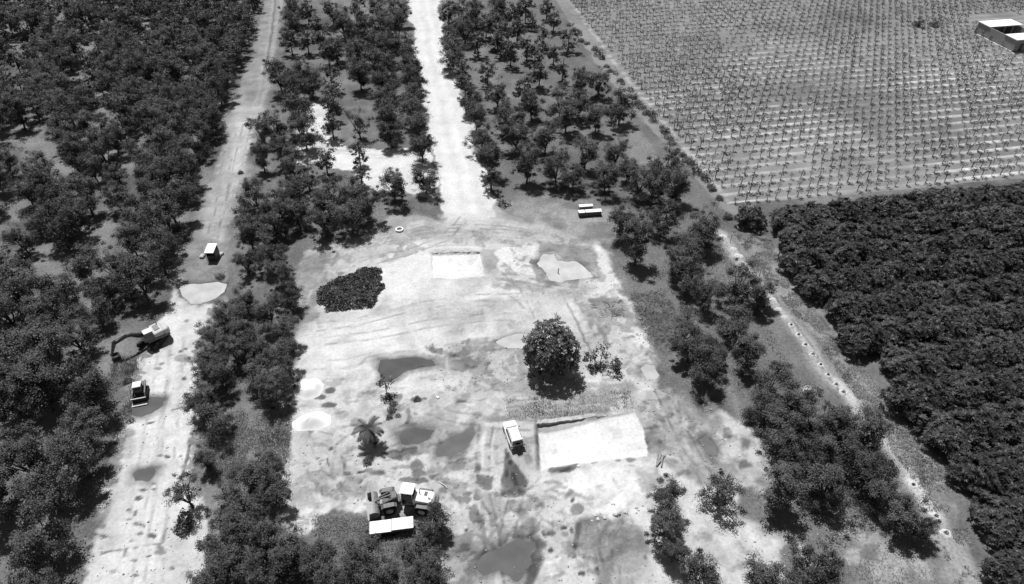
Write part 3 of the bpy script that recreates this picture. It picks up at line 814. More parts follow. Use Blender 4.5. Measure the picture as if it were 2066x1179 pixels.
pit_wall([(870, 510), (900, 508), (940, 508), (968, 507)], .4, 2)

# road between orchard and field, and the field with its planting strips
paint(FIELD_ROAD, 148, 1.0, 0.6, 0.5, 6, 0.2, 4)
paint([(1060, 380), (1180, 400), (1230, 425), (1240, 480), (1195, 500), (1150, 470), (1040, 440), (1000, 410)], 142, 0.7, 1.2, 1.5, 26, 0.6)
paint([(1155, 425), (1225, 420), (1235, 445), (1180, 455), (1155, 445)], 165, 0.6, 0.8, 0.8, 14)
ROW0 = P(1500, 409).y
EDGE0, EDGE1 = P(1469, 410), P(1142, 0)
fw, fm = mask(FIELD, 0.4, 0.2)
fr = np.abs(((GY[fw] - ROW0) / 3.0 + 0.5) % 1.0 - 0.5) * 3.0
near = sstep((190 - GY[fw]) / 70)
fv = 145 + 10 * fbm(GX[fw], GY[fw], 30, 3, 41) + 8 * fbm(GX[fw], GY[fw] , 3.0, 3, 42)
strip = sstep((0.75 - fr) / 0.5) * np.clip(0.65 + 0.9 * fbm(GX[fw], GY[fw], 16, 4, 43), 0, 1.2)
fv = fv + strip * (20 + 54 * near) * (0.6 + 0.6 * (FN[fw] * 0.5 + 0.5))
dk = sstep(0.5 + 1.3 * fbm(GX[fw] * 0.35, GY[fw], 18, 3, 44) - 0.35)
fv = fv - 14 * dk
A[fw] = A[fw] * (1 - fm) + fv * fm
G[fw] = G[fw] * (1 - fm) + 0.45 * fm
CLS[fw] = np.where(fm > 0.5, 5, CLS[fw])
Z[fw] = Z[fw] * (1 - fm) + (Z[fw] * .5 + strip * 0.12) * fm
stroke([(1146, -5), (1232, 118), (1342, 253), (1432, 362), (1470, 408)], 1.1, 195, 0.7, 0.4, 0.4, 0.05, 0.4)
paint(ell(2005, 72, 70, 30), 138, 0.6, 2.0, 1.0, 6)
paint(ell(1862, 50, 28, 8), 145, 0.6, 1.0, 1.0, 8)
# path with pale planting rings
stroke([(1455, 470), (1500, 535), (1555, 600), (1600, 662), (1660, 742), (1720, 806), (1780, 880), (1840, 975), (1900, 1065), (1940, 1130), (1975, 1200)], 2.2, 172, 0.9, 0.5, 0.6)
stroke([(1455, 470), (1500, 535), (1555, 600), (1600, 662), (1660, 742), (1720, 806), (1780, 880), (1840, 975), (1900, 1065)], 1.0, 208, 0.7, 0.4, 0.6, 0, 0.6)
stroke([(1462, 478), (1512, 547), (1530, 565)], 1.3, 182, 0.75, 0.4, 0.4)
stroke([(1548, 598), (1598, 660)], 1.1, 165, 0.6, 0.4, 0.4)
stroke([(1640, 716), (1690, 778), (1720, 808)], 1.0, 178, 0.7, 0.4, 0.3)
stroke([(1690, 770), (1720, 806)], 1.2, 215, 0.8, 0.4, 0.3)
stroke([(1835, 970), (1868, 1010), (1895, 1050)], 1.5, 212, 0.85, 0.4, 0.3)
stroke([(1895, 1050), (1925, 1105)], 1.0, 170, 0.7, 0.3, 0.3)
stroke([(1470, 478), (1520, 548), (1580, 618), (1625, 690), (1680, 765), (1700, 795)], 0.25, 80, 0.6, 0.12, 0.5, -0.05, 0.25)
# bright bank on the edge of the lower right trees
paint([(1500, 1050), (1580, 1080), (1620, 1130), (1590, 1150), (1530, 1100)], 205, 0.7, 0.8, 1.2, 26, rag=0.7)
paint([(1370, 980), (1440, 980), (1500, 1040), (1600, 1100), (1640, 1230), (1380, 1230), (1370, 1080)], 205, 0.85, 1.2, 1.6, 34, 0.2, rag=0.75)
paint([(1700, 1040), (1800, 1080), (1860, 1140), (1880, 1230), (1700, 1230), (1660, 1120)], 172, 0.7, 1.2, 1.6, 30, rag=0.5)

# mottling everywhere that is bare
bare = 1 - G
A += bare * 6 * fbm(GX * 2.6, GY * 0.6, 3.0, 4, 57) + bare * 5 * fbm(GX * 0.5, GY * 2.2, 3.0, 4, 58)
A += bare * (6 * fbm(GX, GY, 9, 4, 51) + 7 * fbm(GX, GY, 1.8, 3, 52))
wetm = sstep(0.5 + 1.6 * fbm(GX, GY, 7, 5, 53) - 0.55)
A -= bare * wetm * np.where(CLS == 3, 26, np.where(CLS == 1, 0, 14))
lowm = (CLS == 3) & (GY < P(1033, 700).y)
m1 = sstep(0.5 + 3.5 * (fbm(GX, GY, 4.5, 5, 54, 0.62) - 0.28))
m2 = sstep(0.5 + 5.0 * (fbm(GX * 0.8, GY * 1.5, 1.8, 4, 55, 0.6) - 0.42))
m3 = sstep(0.5 + 4.0 * (fbm(GX, GY, 3.0, 5, 56, 0.6) - 0.45))
dirt = np.where(lowm, bare, np.where(CLS == 3, bare * 0.45, np.where(CLS == 2, bare * 0.35, 0)))
keep = np.clip((247 - A) / 25, 0, 1)
A -= dirt * keep * (m1 * 20 + m2 * 34)
A += dirt * np.clip((235 - A) / 60, 0, 1) * m3 * 26
A = np.clip(A, 30, 250)
SOIL = np.where(A <= 10, 0, ((A / 255 + 0.055) / 1.055) ** 2.4) / 1.40

# cut the puddles out of the sheet slightly (basins)
for poly, v, wp, lb in PUDDLES:
    w, m = mask(poly, 0.8, 0.2, 1.3)
    Z[w] = Z[w] * (1 - .75 * m) + .015 * m
    w, m = mask(poly, 0.75, wp + .15)
    Z[w] = Z[w] * (1 - m) - 0.14 * m + .05 * m * (1 - m) * FN[w] * 3
    for gr_w, dk_ in ((0.9, 0.3), (0.3, 0.45)):
        w, m = mask(poly, 0.8, wp + .5, gr_w)
        SOIL[w] = SOIL[w] * (1 - dk_ * m * (1 if v < 150 else .6))

def ground_z(x, y):
    i = np.clip(np.searchsorted(xs, x) - 1, 0, NXV - 2); j = np.clip(np.searchsorted(ys, y) - 1, 0, NYV - 2)
    return float(Z[j, i])

vid = np.arange(NXV * NYV).reshape(NYV, NXV)
fq = np.stack([vid[:-1, :-1], vid[:-1, 1:], vid[1:, 1:], vid[1:, :-1]], -1).reshape(-1, 4)
fc = CLS[:-1, :-1].reshape(-1)
VX = np.stack([GX.ravel(), GY.ravel(), Z.ravel()], -1)

def sheet(name, c):
    q = fq[fc == c]
    u, inv = np.unique(q, return_inverse=True)
    v = VX[u]; qq = inv.reshape(-1, 4)
    so_, gr_ = SOIL.ravel()[u], G.ravel()[u]
    if c == 0:                       # plain land runs on to the horizon around the surveyed sheet
        R = 3000.0
        x0, x1, y0, y1 = xs[0], xs[-1], ys[0], ys[-1]
        b = len(v)
        ext = [(-R, -R), (R, -R), (R, y0), (-R, y0), (-R, y1), (R, y1), (R, R), (-R, R), (-R, y0), (x0, y0), (x0, y1), (-R, y1), (x1, y0), (R, y0), (R, y1), (x1, y1)]
        v = np.concatenate([v, np.array([(a, d, 0.0) for a, d in ext])])
        qq = np.concatenate([qq, np.arange(16).reshape(4, 4) + b])
        so_ = np.concatenate([so_, np.full(16, alb(120))]); gr_ = np.concatenate([gr_, np.ones(16)])
    me = np_mesh(name, v, qq, smooth=True)
    for nm, arr in (('soil', so_), ('grass', gr_)):
        at = me.attributes.new(nm, 'FLOAT', 'POINT')
        at.data.foreach_set('value', arr.astype(np.float32))
    o = link(name, me, M['earth'])
    tag(o, kind='structure')
    return o

for nm, c in (('ground', 0), ('dirt_road', 1), ('narrow_track', 2), ('clearing', 3), ('field_road', 4), ('planted_field', 5), ('excavated_floor', 6), ('shallow_pit_floor', 7)):
    sheet(nm, c)

for vs_, fs_ in PIT_WALLS:
    me = bpy.data.meshes.new('pit_wall'); me.from_pydata(vs_, [], fs_); me.update()
    tag(link('pit_wall', me, M['clod']), kind='structure')

def blob_outline(poly, warp, n=90):
    q = g2(poly)
    out = []
    L = len(q)
    for i in range(L):
        a = Vector((*q[i], 0)); b = Vector((*q[(i + 1) % L], 0)); pa = Vector((*q[i - 1], 0)); nb = Vector((*q[(i + 2) % L], 0))
        for k in range(14):
            t = k / 14
            p = 0.5 * ((2 * a) + (-pa + b) * t + (2 * pa - 5 * a + 4 * b - nb) * t * t + (-pa + 3 * a - 3 * b + nb) * t ** 3)
            out.append([p.x, p.y])
    out = np.array(out)
    wx = fbm(out[:, 0], out[:, 1], 1.7, 5, 61, .7); wy = fbm(out[:, 0], out[:, 1], 1.7, 5, 62, .7)
    out[:, 0] += wx * warp * 1.9; out[:, 1] += wy * warp * 1.9
    return out

for poly, v, wp, lb in PUDDLES:
    pts = blob_outline(poly, wp)
    c = pts.mean(0)
    rr_ = np.linalg.norm(pts - c, axis=1, keepdims=True)
    pts = c + (pts - c) * (1 + .35 / np.maximum(rr_, .6))      # the shore is where the mud rises through the water
    me = bpy.data.meshes.new('puddle')
    bm = bmesh.new()
    vs = [bm.verts.new((x - c[0], y - c[1], 0)) for x, y in pts]
    f = bm.faces.new(vs)
    bmesh.ops.triangulate(bm, faces=[f])
    bm.normal_update()
    for f in bm.faces:
        if f.normal.z < 0: f.normal_flip()
    bm.to_mesh(me); bm.free()
    o = link('puddle', me, mat_water('muddy_water', alb(v if v > 150 else v * .92)))
    zz = float(np.max(Z[_win([tuple(p) for p in pts], 0)])) if False else -0.02
    o.location = (c[0], c[1], -0.065)
    tag(o, lb, 'puddle', 'puddles on the bare ground')

# ------------------------------------------------------------------ foliage templates
def quads_from(c, n, t, w, l):
    """leaf quads: centre, normal, length direction, half width, half length -> pointed kites"""
    n = n / (np.linalg.norm(n, axis=1, keepdims=True) + 1e-9)
    t = t - n * (t * n).sum(1, keepdims=True)
    t = t / (np.linalg.norm(t, axis=1, keepdims=True) + 1e-9)
    b = np.cross(n, t)
    w = np.asarray(w).reshape(-1, 1); l = np.asarray(l).reshape(-1, 1)
    v = np.stack([c - t * l, c + b * w, c + t * l, c - b * w], 1)
    return v.reshape(-1, 3)

def crown_mesh(name, seed, R=2.9, C=3.7, zc=4.35, nl=9, ncl=84, npl=135, leaf=0.102, sparse=1.0):
    """lumpy crown: lobes -> clumps -> leaves"""
    r = np.random.RandomState(seed)
    lobes = []
    for k in range(nl):
        a = 2 * math.pi * (k / nl) + r.uniform(-.5, .5)
        rad = R * r.uniform(0.3, 0.80)
        lobes.append((rad * math.cos(a), rad * math.sin(a), zc + C * r.uniform(-0.78, 0.5), R * r.uniform(0.27, 0.46), C * r.uniform(0.22, 0.38)))
    lobes.append((r.uniform(-.4, .4), r.uniform(-.4, .4), zc + C * 0.45, R * 0.5, C * 0.5))
    cs = []; ns = []; ts = []; wl = []
    clumps = []
    for k in range(ncl):
        lb = lobes[r.randint(len(lobes))]
        d = r.normal(size=3); d /= np.linalg.norm(d)
        if d[2] < -0.3: d[2] *= 0.6
        q = r.uniform(0.7, 1.08) if r.rand() > .22 else r.uniform(1.1, 1.5)
        clumps.append((lb[0] + d[0] * lb[3] * q, lb[1] + d[1] * lb[3] * q, lb[2] + d[2] * lb[4] * q, d))
    for (x, y, z, d) in clumps:
        m = int(npl * r.uniform(0.55, 1.4) * sparse)
        sg = r.uniform(0.18, 0.42)
        p = r.normal(size=(m, 3)) * np.array([sg, sg, sg * 0.75]) + (x, y, z)
        out = p - (0, 0, zc - 1.0)
        nn = out / (np.linalg.norm(out, axis=1, keepdims=True) + 1e-6) * 0.7 + np.array([0, 0, 0.55]) + r.normal(size=(m, 3)) * 0.55
        cs.append(p); ns.append(nn); ts.append(r.normal(size=(m, 3)))
        wl.append(leaf * r.uniform(0.6, 1.3, m))
    c = np.concatenate(cs); n = np.concatenate(ns); t = np.concatenate(ts); l = np.concatenate(wl)
    v = quads_from(c, n, t, l * 0.62, l)
    return np_mesh(name, v, np.arange(len(v)).reshape(-1, 4)), lobes

def trunk_mesh(name, lobes, seed, base=0.17, fork=1.2):
    r = random.Random(seed)
    mb = MB()
    lean = Vector((r.uniform(-.15, .15), r.uniform(-.15, .15), 0))
    f = Vector((0, 0, fork)) + lean
    mb.tube([(0, 0, -0.3), lean * .4 + Vector((0, 0, fork * .5)), f], [base * 1.25, base, base * .85], 7)
    for lb in lobes:
        e = Vector(lb[:3])
        mid = f.lerp(e, 0.5) + Vector((r.uniform(-.3, .3), r.uniform(-.3, .3), r.uniform(-.2, .4)))
        mb.tube([f, mid, e, e + Vector((r.uniform(-.5, .5), r.uniform(-.5, .5), lb[4] * .7))], [base * .62, base * .4, base * .2, base * .07], 5, caps=False)
    me = bpy.data.meshes.new(name)
    me.from_pydata(mb.v, [], mb.f)
    me.materials.append(M['bark'])
    me.update()
    return me

def rosette_mesh(name, seed, R=3.3, C=2.6, zc=3.0, nros=560, nleaf=9, L=0.25, wob=0.16, low=-0.35):
    """dense dome of whorled broad leaves"""
    r = np.random.RandomState(seed)
    ph = r.uniform(0, 6.28, 4)
    cs = []; ns = []; ts = []; ls = []
    k = 0
    while k < nros:
        d = r.normal(size=3); d /= np.linalg.norm(d)
        if d[2] < low: continue
        k += 1
        az = math.atan2(d[1], d[0])
        q = 1 + wob * math.sin(3 * az + ph[0] + 2 * d[2]) + wob * 0.7 * math.sin(5 * az + ph[1] - 3 * d[2]) + r.normal() * 0.05
        q *= r.choice([1.06, 1.0, 1.0, 0.86, 0.7])
        c = np.array([d[0] * R * q, d[1] * R * q, zc + d[2] * C * q])
        up = d * 0.8 + np.array([0, 0, 0.7]) + r.normal(size=3) * 0.25
        up /= np.linalg.norm(up)
        a0 = np.cross(up, [0.3, 0.9, 0.1]); a0 /= np.linalg.norm(a0); b0 = np.cross(up, a0)
        m = nleaf + r.randint(-2, 3)
        th = np.arange(m) * 2 * math.pi / m + r.uniform(0, 6)
        rad = np.cos(th)[:, None] * a0 + np.sin(th)[:, None] * b0
        tilt = r.uniform(-0.15, 0.55, (m, 1))
        t = rad + up * tilt
        l = L * r.uniform(0.75, 1.2, m)
        cs.append(c + t * l[:, None]); ts.append(t)
        ns.append(up - rad * tilt + r.normal(size=(m, 3)) * 0.2); ls.append(l)
    c = np.concatenate(cs); n = np.concatenate(ns); t = np.concatenate(ts); l = np.concatenate(ls)
    v = quads_from(c, n, t, l * 0.36, l)
    lobes = [(math.cos(a) * R * .55, math.sin(a) * R * .55, zc + C * .1, R * .4, C * .4) for a in np.arange(5) * 1.256 + seed]
    lobes.append((0, 0, zc + C * .4, R * .4, C * .3))
    return np_mesh(name, v, np.arange(len(v)).reshape(-1, 4)), lobes

ORCH = []
for k in range(9):
    me, lb = crown_mesh('crown', 100 + k, R=2.85 + 0.25 * ((k % 3) - 1), C=3.7 + 0.5 * ((k % 2) - .5), nl=8 + k % 3)
    me.materials.append(M['leaf'])
    ORCH.append((me, trunk_mesh('trunk', lb, 100 + k)))
THIN = []
for k in range(3):
    me, lb = crown_mesh('crown', 150 + k, R=2.8, C=3.4, nl=7, ncl=40, npl=140, sparse=0.9)
    me.materials.append(M['leaf'])
    THIN.append((me, trunk_mesh('trunk', lb, 150 + k, base=0.2)))
DENSE = []
for k in range(6):
    me, lb = rosette_mesh('crown', 200 + k, R=2.45 + 0.15 * (k % 3), C=1.65 + .15 * (k % 2), zc=1.8, nros=430)
    me.materials.append(M['leaf_dense'])
    DENSE.append((me, trunk_mesh('trunk', lb, 200 + k, base=0.15, fork=1.0)))

def place_tree(name, kit, loc, s, rz, label, cat, group, sz=1.0):
    t = empty(name, loc, rz)
    t.scale = (s, s, s * sz)
    for nm, me in (('crown', kit[0]), ('trunk', kit[1])):
        o = bpy.data.objects.new(nm, me)
        COL.objects.link(o)
        o.parent = t
    tag(t, label, cat, group)
    return t

# ------------------------------------------------------------------ orchard trees (pixel of the crown centre, crown width in metres)
CENTRE = """723,13 763,20 800,17 720,50 763,53 797,57 740,77 773,90 813,90 720,110 757,113 827,123 723,143 773,127 830,150 777,163 830,183 777,200
833,217 783,233,5 787,262,4.8 843,250,4.8 850,290,4.6 723,310,3.6 727,352,3.6 793,370,5 857,353,5 591,13 584,45 618,20,5 640,50,4.6 668,20 690,40 584,80,4.8 618,80,4.6 675,93 650,75,4.4
561,147 588,167 625,160 600,140,5 665,150,4.6 660,105,4.2 670,190,4 554,247,5.2 528,262,4.6 601,225 611,262 668,215,4.2 668,252,4 526,315,4.4 568,297,4.6 588,325,5 655,322,4.2 618,352,4.4 597,388,5
560,405,5 515,395,4.4 497,425,4.8 550,440,5 527,465,4.8 657,395,5.2 702,395,5.2 738,405,5.2 650,435,5.2 705,430,5.2 597,425,4.4 500,470,4.4 547,510,5 566,548,4.6 495,525,4 578,592,4.4
455,625,4.6 540,625,4.8 480,660,4.8 425,675,4.2 570,665,4.4 415,715,4.2 515,700,5 565,715,4.4 440,750,4.6 520,755,4.8 570,752,4 470,705,4.6 402,800,4.4 430,840,4.8 548,790,4.2 490,600,4
412,922,3.2 508,965,4.6 533,935,3.4 548,985,4 460,1015,4.4 505,1045,4.8 450,1090,5 530,1105,5 585,1110,4.6 637,1118,4.2 484,1140,5 550,1155,5 430,1160,4.6 640,1160,4 590,1155,4.4 430,1040,3.8"""
RIGHT = """903,23 930,33 957,20 980,43 1007,20 1037,23 1060,13 1103,13,4.6 910,80 910,107 937,53 963,83,5 1003,60 1010,83,5 1043,57,5 1030,103,5 1073,43,3.2 1095,70,4.6
1117,40,4.2 1147,73,5 1063,93,4.6 1078,115,5 1117,107,4 1088,147,4.8 1135,140,3.6 983,143,4.4 930,137,4.8 937,167,4.8 1003,183,5.2 1057,177,4.8 1073,207,5 950,200,4.8 960,230,4.8 1027,235,5.2
1130,200,5.4 1143,230,5.4 1170,165,5.2 1210,160,5.2 1170,205,5 1203,235,4.6 1253,210,6 973,278,4.8 1040,270,5.2 1100,270,5.4 1183,307,5 1243,303,4.6 990,315,5 1063,327,5.6 1123,333,5 1223,353,4.8 1267,335,4.2 1290,362,4.8
1343,333,5.4 1320,367,5.2 1368,370,5.2 990,357,3.6 1157,352,4.2 1257,441,5.2 1340,434,5.2 1287,487,5.6 1378,520,4.8 1390,556,4.4 1426,590,4.2 1419,451,5.6 1493,568,5 1538,588,4.2 1405,485,4.4
1483,652,5.2 1512,712,5 1395,690,5 1422,735,5 1445,705,4.2 1560,765,5 1540,810,4.8 1578,865,5.2 1610,810,5 1650,855,5 1710,845,5.2 1760,880,5 1578,986,5.4 1677,975,5.4 1750,940,5 1775,985,4.6
1615,930,4.8 1690,905,4.6 1832,1035,4.8 1645,1135,5.2 1550,1165,4.8 1410,1168,4.4 1342,1002,4 1347,1058,4.4 1362,1110,3.2 1865,1065,3"""
NEAR = "877,1050,3.8 850,1120,4.2 862,1165,4 730,1122,3.8 712,1165,4 770,1155,3.6"
THINPX = {(723, 247): 4.6, (1460, 979): 5.2, (373, 992): 4.2, (1385, 660): 5.0, (530, 262): 5}
GAPS = [(33, 267, 62, 34), (83, 300, 42, 22), (174, 77, 16, 38), (150, 145, 30, 20), (213, 207, 30, 26), (120, 335, 28, 14), (297, 63, 28, 14), (250, 330, 20, 12),
        (17, 427, 28, 26), (87, 508, 48, 24), (197, 477, 28, 36), (15, 530, 24, 24), (262, 590, 18, 26), (20, 10, 26, 12), (60, 870, 34, 34), (95, 915, 24, 18), (225, 815, 30, 40), (30, 92, 20, 20),
        (280, 690, 70, 48), (300, 740, 60, 60), (240, 740, 40, 40), (115, 25, 12, 26)]

def parse(s):
    out = []
    for w in s.split():
        q = [float(a) for a in w.split(',')]
        out.append((q[0], q[1], q[2] if len(q) > 2 else None))
    return out

R0 = random.Random(5)
ZC = 4.35
trees = []                                  # x, y, size, kit kind, zone
def add_tree(px, py, d, zone, thin=False):
    d = d if d else R0.uniform(5.2, 6.2)
    if zone == 'centre' and py > 480: d *= 0.88
    if zone == 'right': d *= 0.92 if py > 600 else 1.03
    if zone == 'centre' and py < 300: d *= 1.06
    if zone == 'near' or (zone == 'centre' and py > 1000): d *= 0.95
    s = d / 5.45
    p = P(px, py, ZC * s)
    trees.append([p.x, p.y, s, thin, zone])
for a in parse(CENTRE): add_tree(*a, 'centre')
for a in parse(RIGHT): add_tree(*a, 'right')
for a in parse(NEAR): add_tree(*a, 'near')
for (px, py), d in THINPX.items():
    add_tree(px, py, d, ('right' if px > 1000 else 'centre'), True)

# left block: planted on a grid, filled up to the edge of the narrow track
edge = sorted([(p.y, p.x) for p in (P(a, b, 0) for a, b in TRACK[:18])])
ey = [e[0] for e in edge]; ex = [e[1] for e in edge]
def track_edge(y):
    return float(np.interp(y, ey, ex))
gy = 30.0
row = 0
while gy < ymax:
    x = track_edge(gy) - 2.6 - R0.random() * 0.8
    colk = 1
    while x > xmin - 5:
        jx, jy = x + R0.uniform(-.9, .9), gy + R0.uniform(-1.0, 1.0)
        d = R0.choice([4.5, 5.0, 5.5, 5.9, 6.2])
        s = d / 5.5
        px, py, _ = PR(jx, jy, ZC * s)
        ok = -45 < px < 700 and -60 < py < 1260
        for g in GAPS:
            if ((px - g[0]) / (g[2] + (8 if py > 400 else 2))) ** 2 + ((py - g[1]) / (g[3] + (14 if py > 400 else 7))) ** 2 < 1: ok = False
        if R0.random() < (0.10 if px < 260 and py < 420 else 0.02): ok = False
        if ok: trees.append([jx, jy, s, R0.random() < 0.06, 'left%d' % colk])
        x -= 5.5
        colk += 1
    gy += 5.3
    row += 1

# keep only one tree where two traced crowns fall nearly together
kept = []
for t in trees:
    if all((t[0] - k[0]) ** 2 + (t[1] - k[1]) ** 2 > (1.9) ** 2 for k in kept): kept.append(t)
trees = kept
for t in trees:
    px, py, sc_ = PR(t[0], t[1], ZC * t[2])
    t += [px, py, sc_ * t[2]]
trees.sort(key=lambda t: -t[7])
single, mass = trees[:300], trees[300:]

LANDMARKS = [('the white parked car', 1033, 878), ('the wheel loader', 815, 1015), ('the excavator', 300, 685), ('the compact loader on the track', 283, 790),
             ('the white-roofed booth', 424, 515), ('the low white-topped boxes', 1190, 425), ('the big round tree', 1112, 740), ('the pale puddle on the narrow track', 405, 592),
             ('the dark scrub patch', 705, 590), ('the white sand piles', 620, 810), ('the corner of the planted field', 1465, 415), ('the bottom right corner of the white pit floor', 1310, 925),
             ('the near end of the broad white road', 940, 420), ('the heap of old boards', 1330, 930)]
ORD = ['nearest', 'second nearest', 'third nearest', 'fourth nearest', 'fifth nearest', 'sixth nearest']
labels = {}
rank = []
for li, (nm, lx, ly) in enumerate(LANDMARKS):
    lp = P(lx, ly)
    ds = sorted((math.hypot(t[0] - lp.x, t[1] - lp.y), i) for i, t in enumerate(single))
    for k in range(5):
        if ds[k][0] < 22: rank.append((k, li, ds[k][1]))
rank.sort()
for k, li, i in rank:
    if i not in labels:
        labels[i] = 'orchard tree that stands %s to %s' % (ORD[k], LANDMARKS[li][0])
def nth(k):
    return '%d%s' % (k, 'th' if 10 < k % 100 < 14 else {1: 'st', 2: 'nd', 3: 'rd'}.get(k % 10, 'th'))
zone_txt = {'centre': 'between narrow track and white road', 'right': 'between white road and planted field', 'near': 'below the wheel loader'}
for zn, txt in zone_txt.items():
    ids = sorted([i for i, t in enumerate(single) if t[4] == zn and i not in labels], key=lambda i: single[i][6])
    for k, i in enumerate(ids):
        look = 'thin-crowned' if single[i][3] else ('small' if single[i][2] < 0.8 else ('broad' if single[i][2] > 1.02 else 'bushy'))
        labels[i] = '%s orchard tree %s, %s from the top' % (look, txt, nth(k + 1))
for cn in range(1, 40):
    ids = sorted([i for i, t in enumerate(single) if t[4] == 'left%d' % cn and i not in labels], key=lambda i: -single[i][6])
    for k, i in enumerate(ids):
        if cn == 1: labels[i] = 'orchard tree edging the left side of the narrow track, %s from the bottom' % nth(k + 1)
        else: labels[i] = 'orchard tree in the left block, %s in from the narrow track, %s from the bottom' % (nth(cn), nth(k + 1))
for i, t in enumerate(single):
    kit = (THIN[i % 3] if t[3] else ORCH[i % 9])
    z = ground_z(t[0], t[1])
    lab = labels.get(i)
    place_tree('orchard_tree', kit, (t[0], t[1], z), t[2], R0.uniform(0, 6.28),
               lab, 'tree', 'orchard trees', R0.uniform(0.92, 1.1))

# the rest of the orchard, far up the picture: one mass
lo_c, lo_l = crown_mesh('far', 300, ncl=50, npl=40, leaf=0.22)
lo = []
for k in range(3):
    me, lb = crown_mesh('far', 300 + k, ncl=50, npl=44, leaf=0.2)
    v = np.empty(len(me.vertices) * 3, np.float32); me.vertices.foreach_get('co', v)
    lo.append(v.reshape(-1, 3)); bpy.data.meshes.remove(me)
bpy.data.meshes.remove(lo_c)
allv = []
allt = MB()
for t in mass:
    v = lo[R0.randrange(3)]
    a = R0.uniform(0, 6.28); c, s = math.cos(a), math.sin(a)
    q = v * t[2]
    q = np.stack([q[:, 0] * c - q[:, 1] * s + t[0], q[:, 0] * s + q[:, 1] * c + t[1], q[:, 2]], -1)
    allv.append(q)
    allt.tube([(t[0], t[1], -.2), (t[0] + .1, t[1], 2.2), (t[0] + .3, t[1] + .3, 5.5)], [.2, .14, .05], 5)
if allv:
    av = np.concatenate(allv)
    nq = len(av) // 4
    tb = np.array(allt.v)
    me = np_mesh('far_orchard_trees', np.concatenate([av, tb]), np.concatenate([np.arange(nq * 4).reshape(-1, 4), np.array([f for f in allt.f if len(f) == 4]) + nq * 4]))
    o = link('far_orchard_trees', me, None)
    me.materials.append(M['leaf'])
    tag(o, 'mass of far orchard trees along the top edge of the picture', 'trees', kind='stuff')

# ------------------------------------------------------------------ dense dark plantation on the right
PLANT = [(1500, 425), (1550, 470), (1590, 545), (1640, 610), (1700, 680), (1770, 765), (1830, 840), (1890, 915), (1935, 985), (1965, 1070), (2000, 1230), (2230, 1300), (2230, 330), (2066, 348), (1800, 373), (1600, 392)]
pp = [P(a, b, 1.5) for a, b in PLANT]
pp = [(p.x, p.y) for p in pp]
xs0 = min(p[0] for p in pp); xs1 = max(p[0] for p in pp); ys0 = min(p[1] for p in pp); ys1 = max(p[1] for p in pp)
R1 = random.Random(9)
dens = []
yy = ys1 - 2.2
k = 0
while yy > ys0:
    xx = xs0 + R1.uniform(0, 3)
    while xx < xs1:
        jx, jy = xx + R1.uniform(-.5, .5), yy + R1.uniform(-.35, .35)
        sd = float(poly_sd(np.array([jx]), np.array([jy]), pp)[0])
        px, py, sc_ = PR(jx, jy, 3)
        if sd < -1.9 and px < 2066 + 70 and py < 1179 + 90:
            dens.append((jx, jy, R1.uniform(0.92, 1.08), px, py, k))
        xx += 3.6
    yy -= 5.7
    k += 1
_cnt = {}
for d in dens: _cnt[d[5]] = _cnt.get(d[5], 0) + 1
dens = [d for d in dens if _cnt[d[5]] > 5 or d[4] > 600]
_c = P(1518, 430, 2.5); dens.append((_c.x, _c.y, .8, 1518, 430, 0))
edge_ids = []
for d in dens:
    sd = float(poly_sd(np.array([d[0]]), np.array([d[1]]), pp)[0])
    # distance to the verge side only
    lo_d = float(line_d(np.array([d[0]]), np.array([d[1]]), pp[:11])[0])
    up_d = float(line_d(np.array([d[0]]), np.array([d[1]]), [pp[0]] + pp[:-5:-1])[0])
    edge_ids.append('verge' if lo_d < 4.2 else ('field' if up_d < 4.2 else 'in'))
vg = sorted([i for i, e in enumerate(edge_ids) if e == 'verge'], key=lambda i: dens[i][4])
fl = sorted([i for i, e in enumerate(edge_ids) if e == 'field'], key=lambda i: dens[i][3])
dl = {}
for k, i in enumerate(vg): dl[i] = 'glossy dark plantation tree on the grass verge side, %s from the top' % nth(k + 1)
for k, i in enumerate(fl): dl[i] = 'glossy dark plantation tree along the planted field, %s from the left' % nth(k + 1)
for rk in sorted(set(d[5] for d in dens)):
    ids = sorted([i for i, d in enumerate(dens) if d[5] == rk], key=lambda i: dens[i][0])
    for q, i in enumerate(ids):
        dl.setdefault(i, 'glossy dark tree inside the plantation, %s row below the field, %s from its left' % (nth(rk + 1), nth(q + 1)))
for i, d in enumerate(dens):
    place_tree('plantation_tree', DENSE[i % 6], (d[0], d[1], ground_z(d[0], d[1])), d[2], R1.uniform(0, 6.28),
               dl[i], 'tree', 'plantation trees', R1.uniform(0.92, 1.1))

# the lone broad tree in the clearing
me, lb = rosette_mesh('crown', 400, R=3.3, C=3.6, zc=3.9, nros=820, nleaf=9, L=0.25, wob=0.09, low=-0.9)
me.materials.append(M['leaf_big'])
bp_ = P(1111, 704, 3.9)
place_tree('broad_tree', (me, trunk_mesh('trunk', lb, 401, base=0.28, fork=1.6)), (bp_.x, bp_.y, 0), 1.0, 0.4,
           'big round dark broad-leaved tree alone in the clearing', 'tree', None)

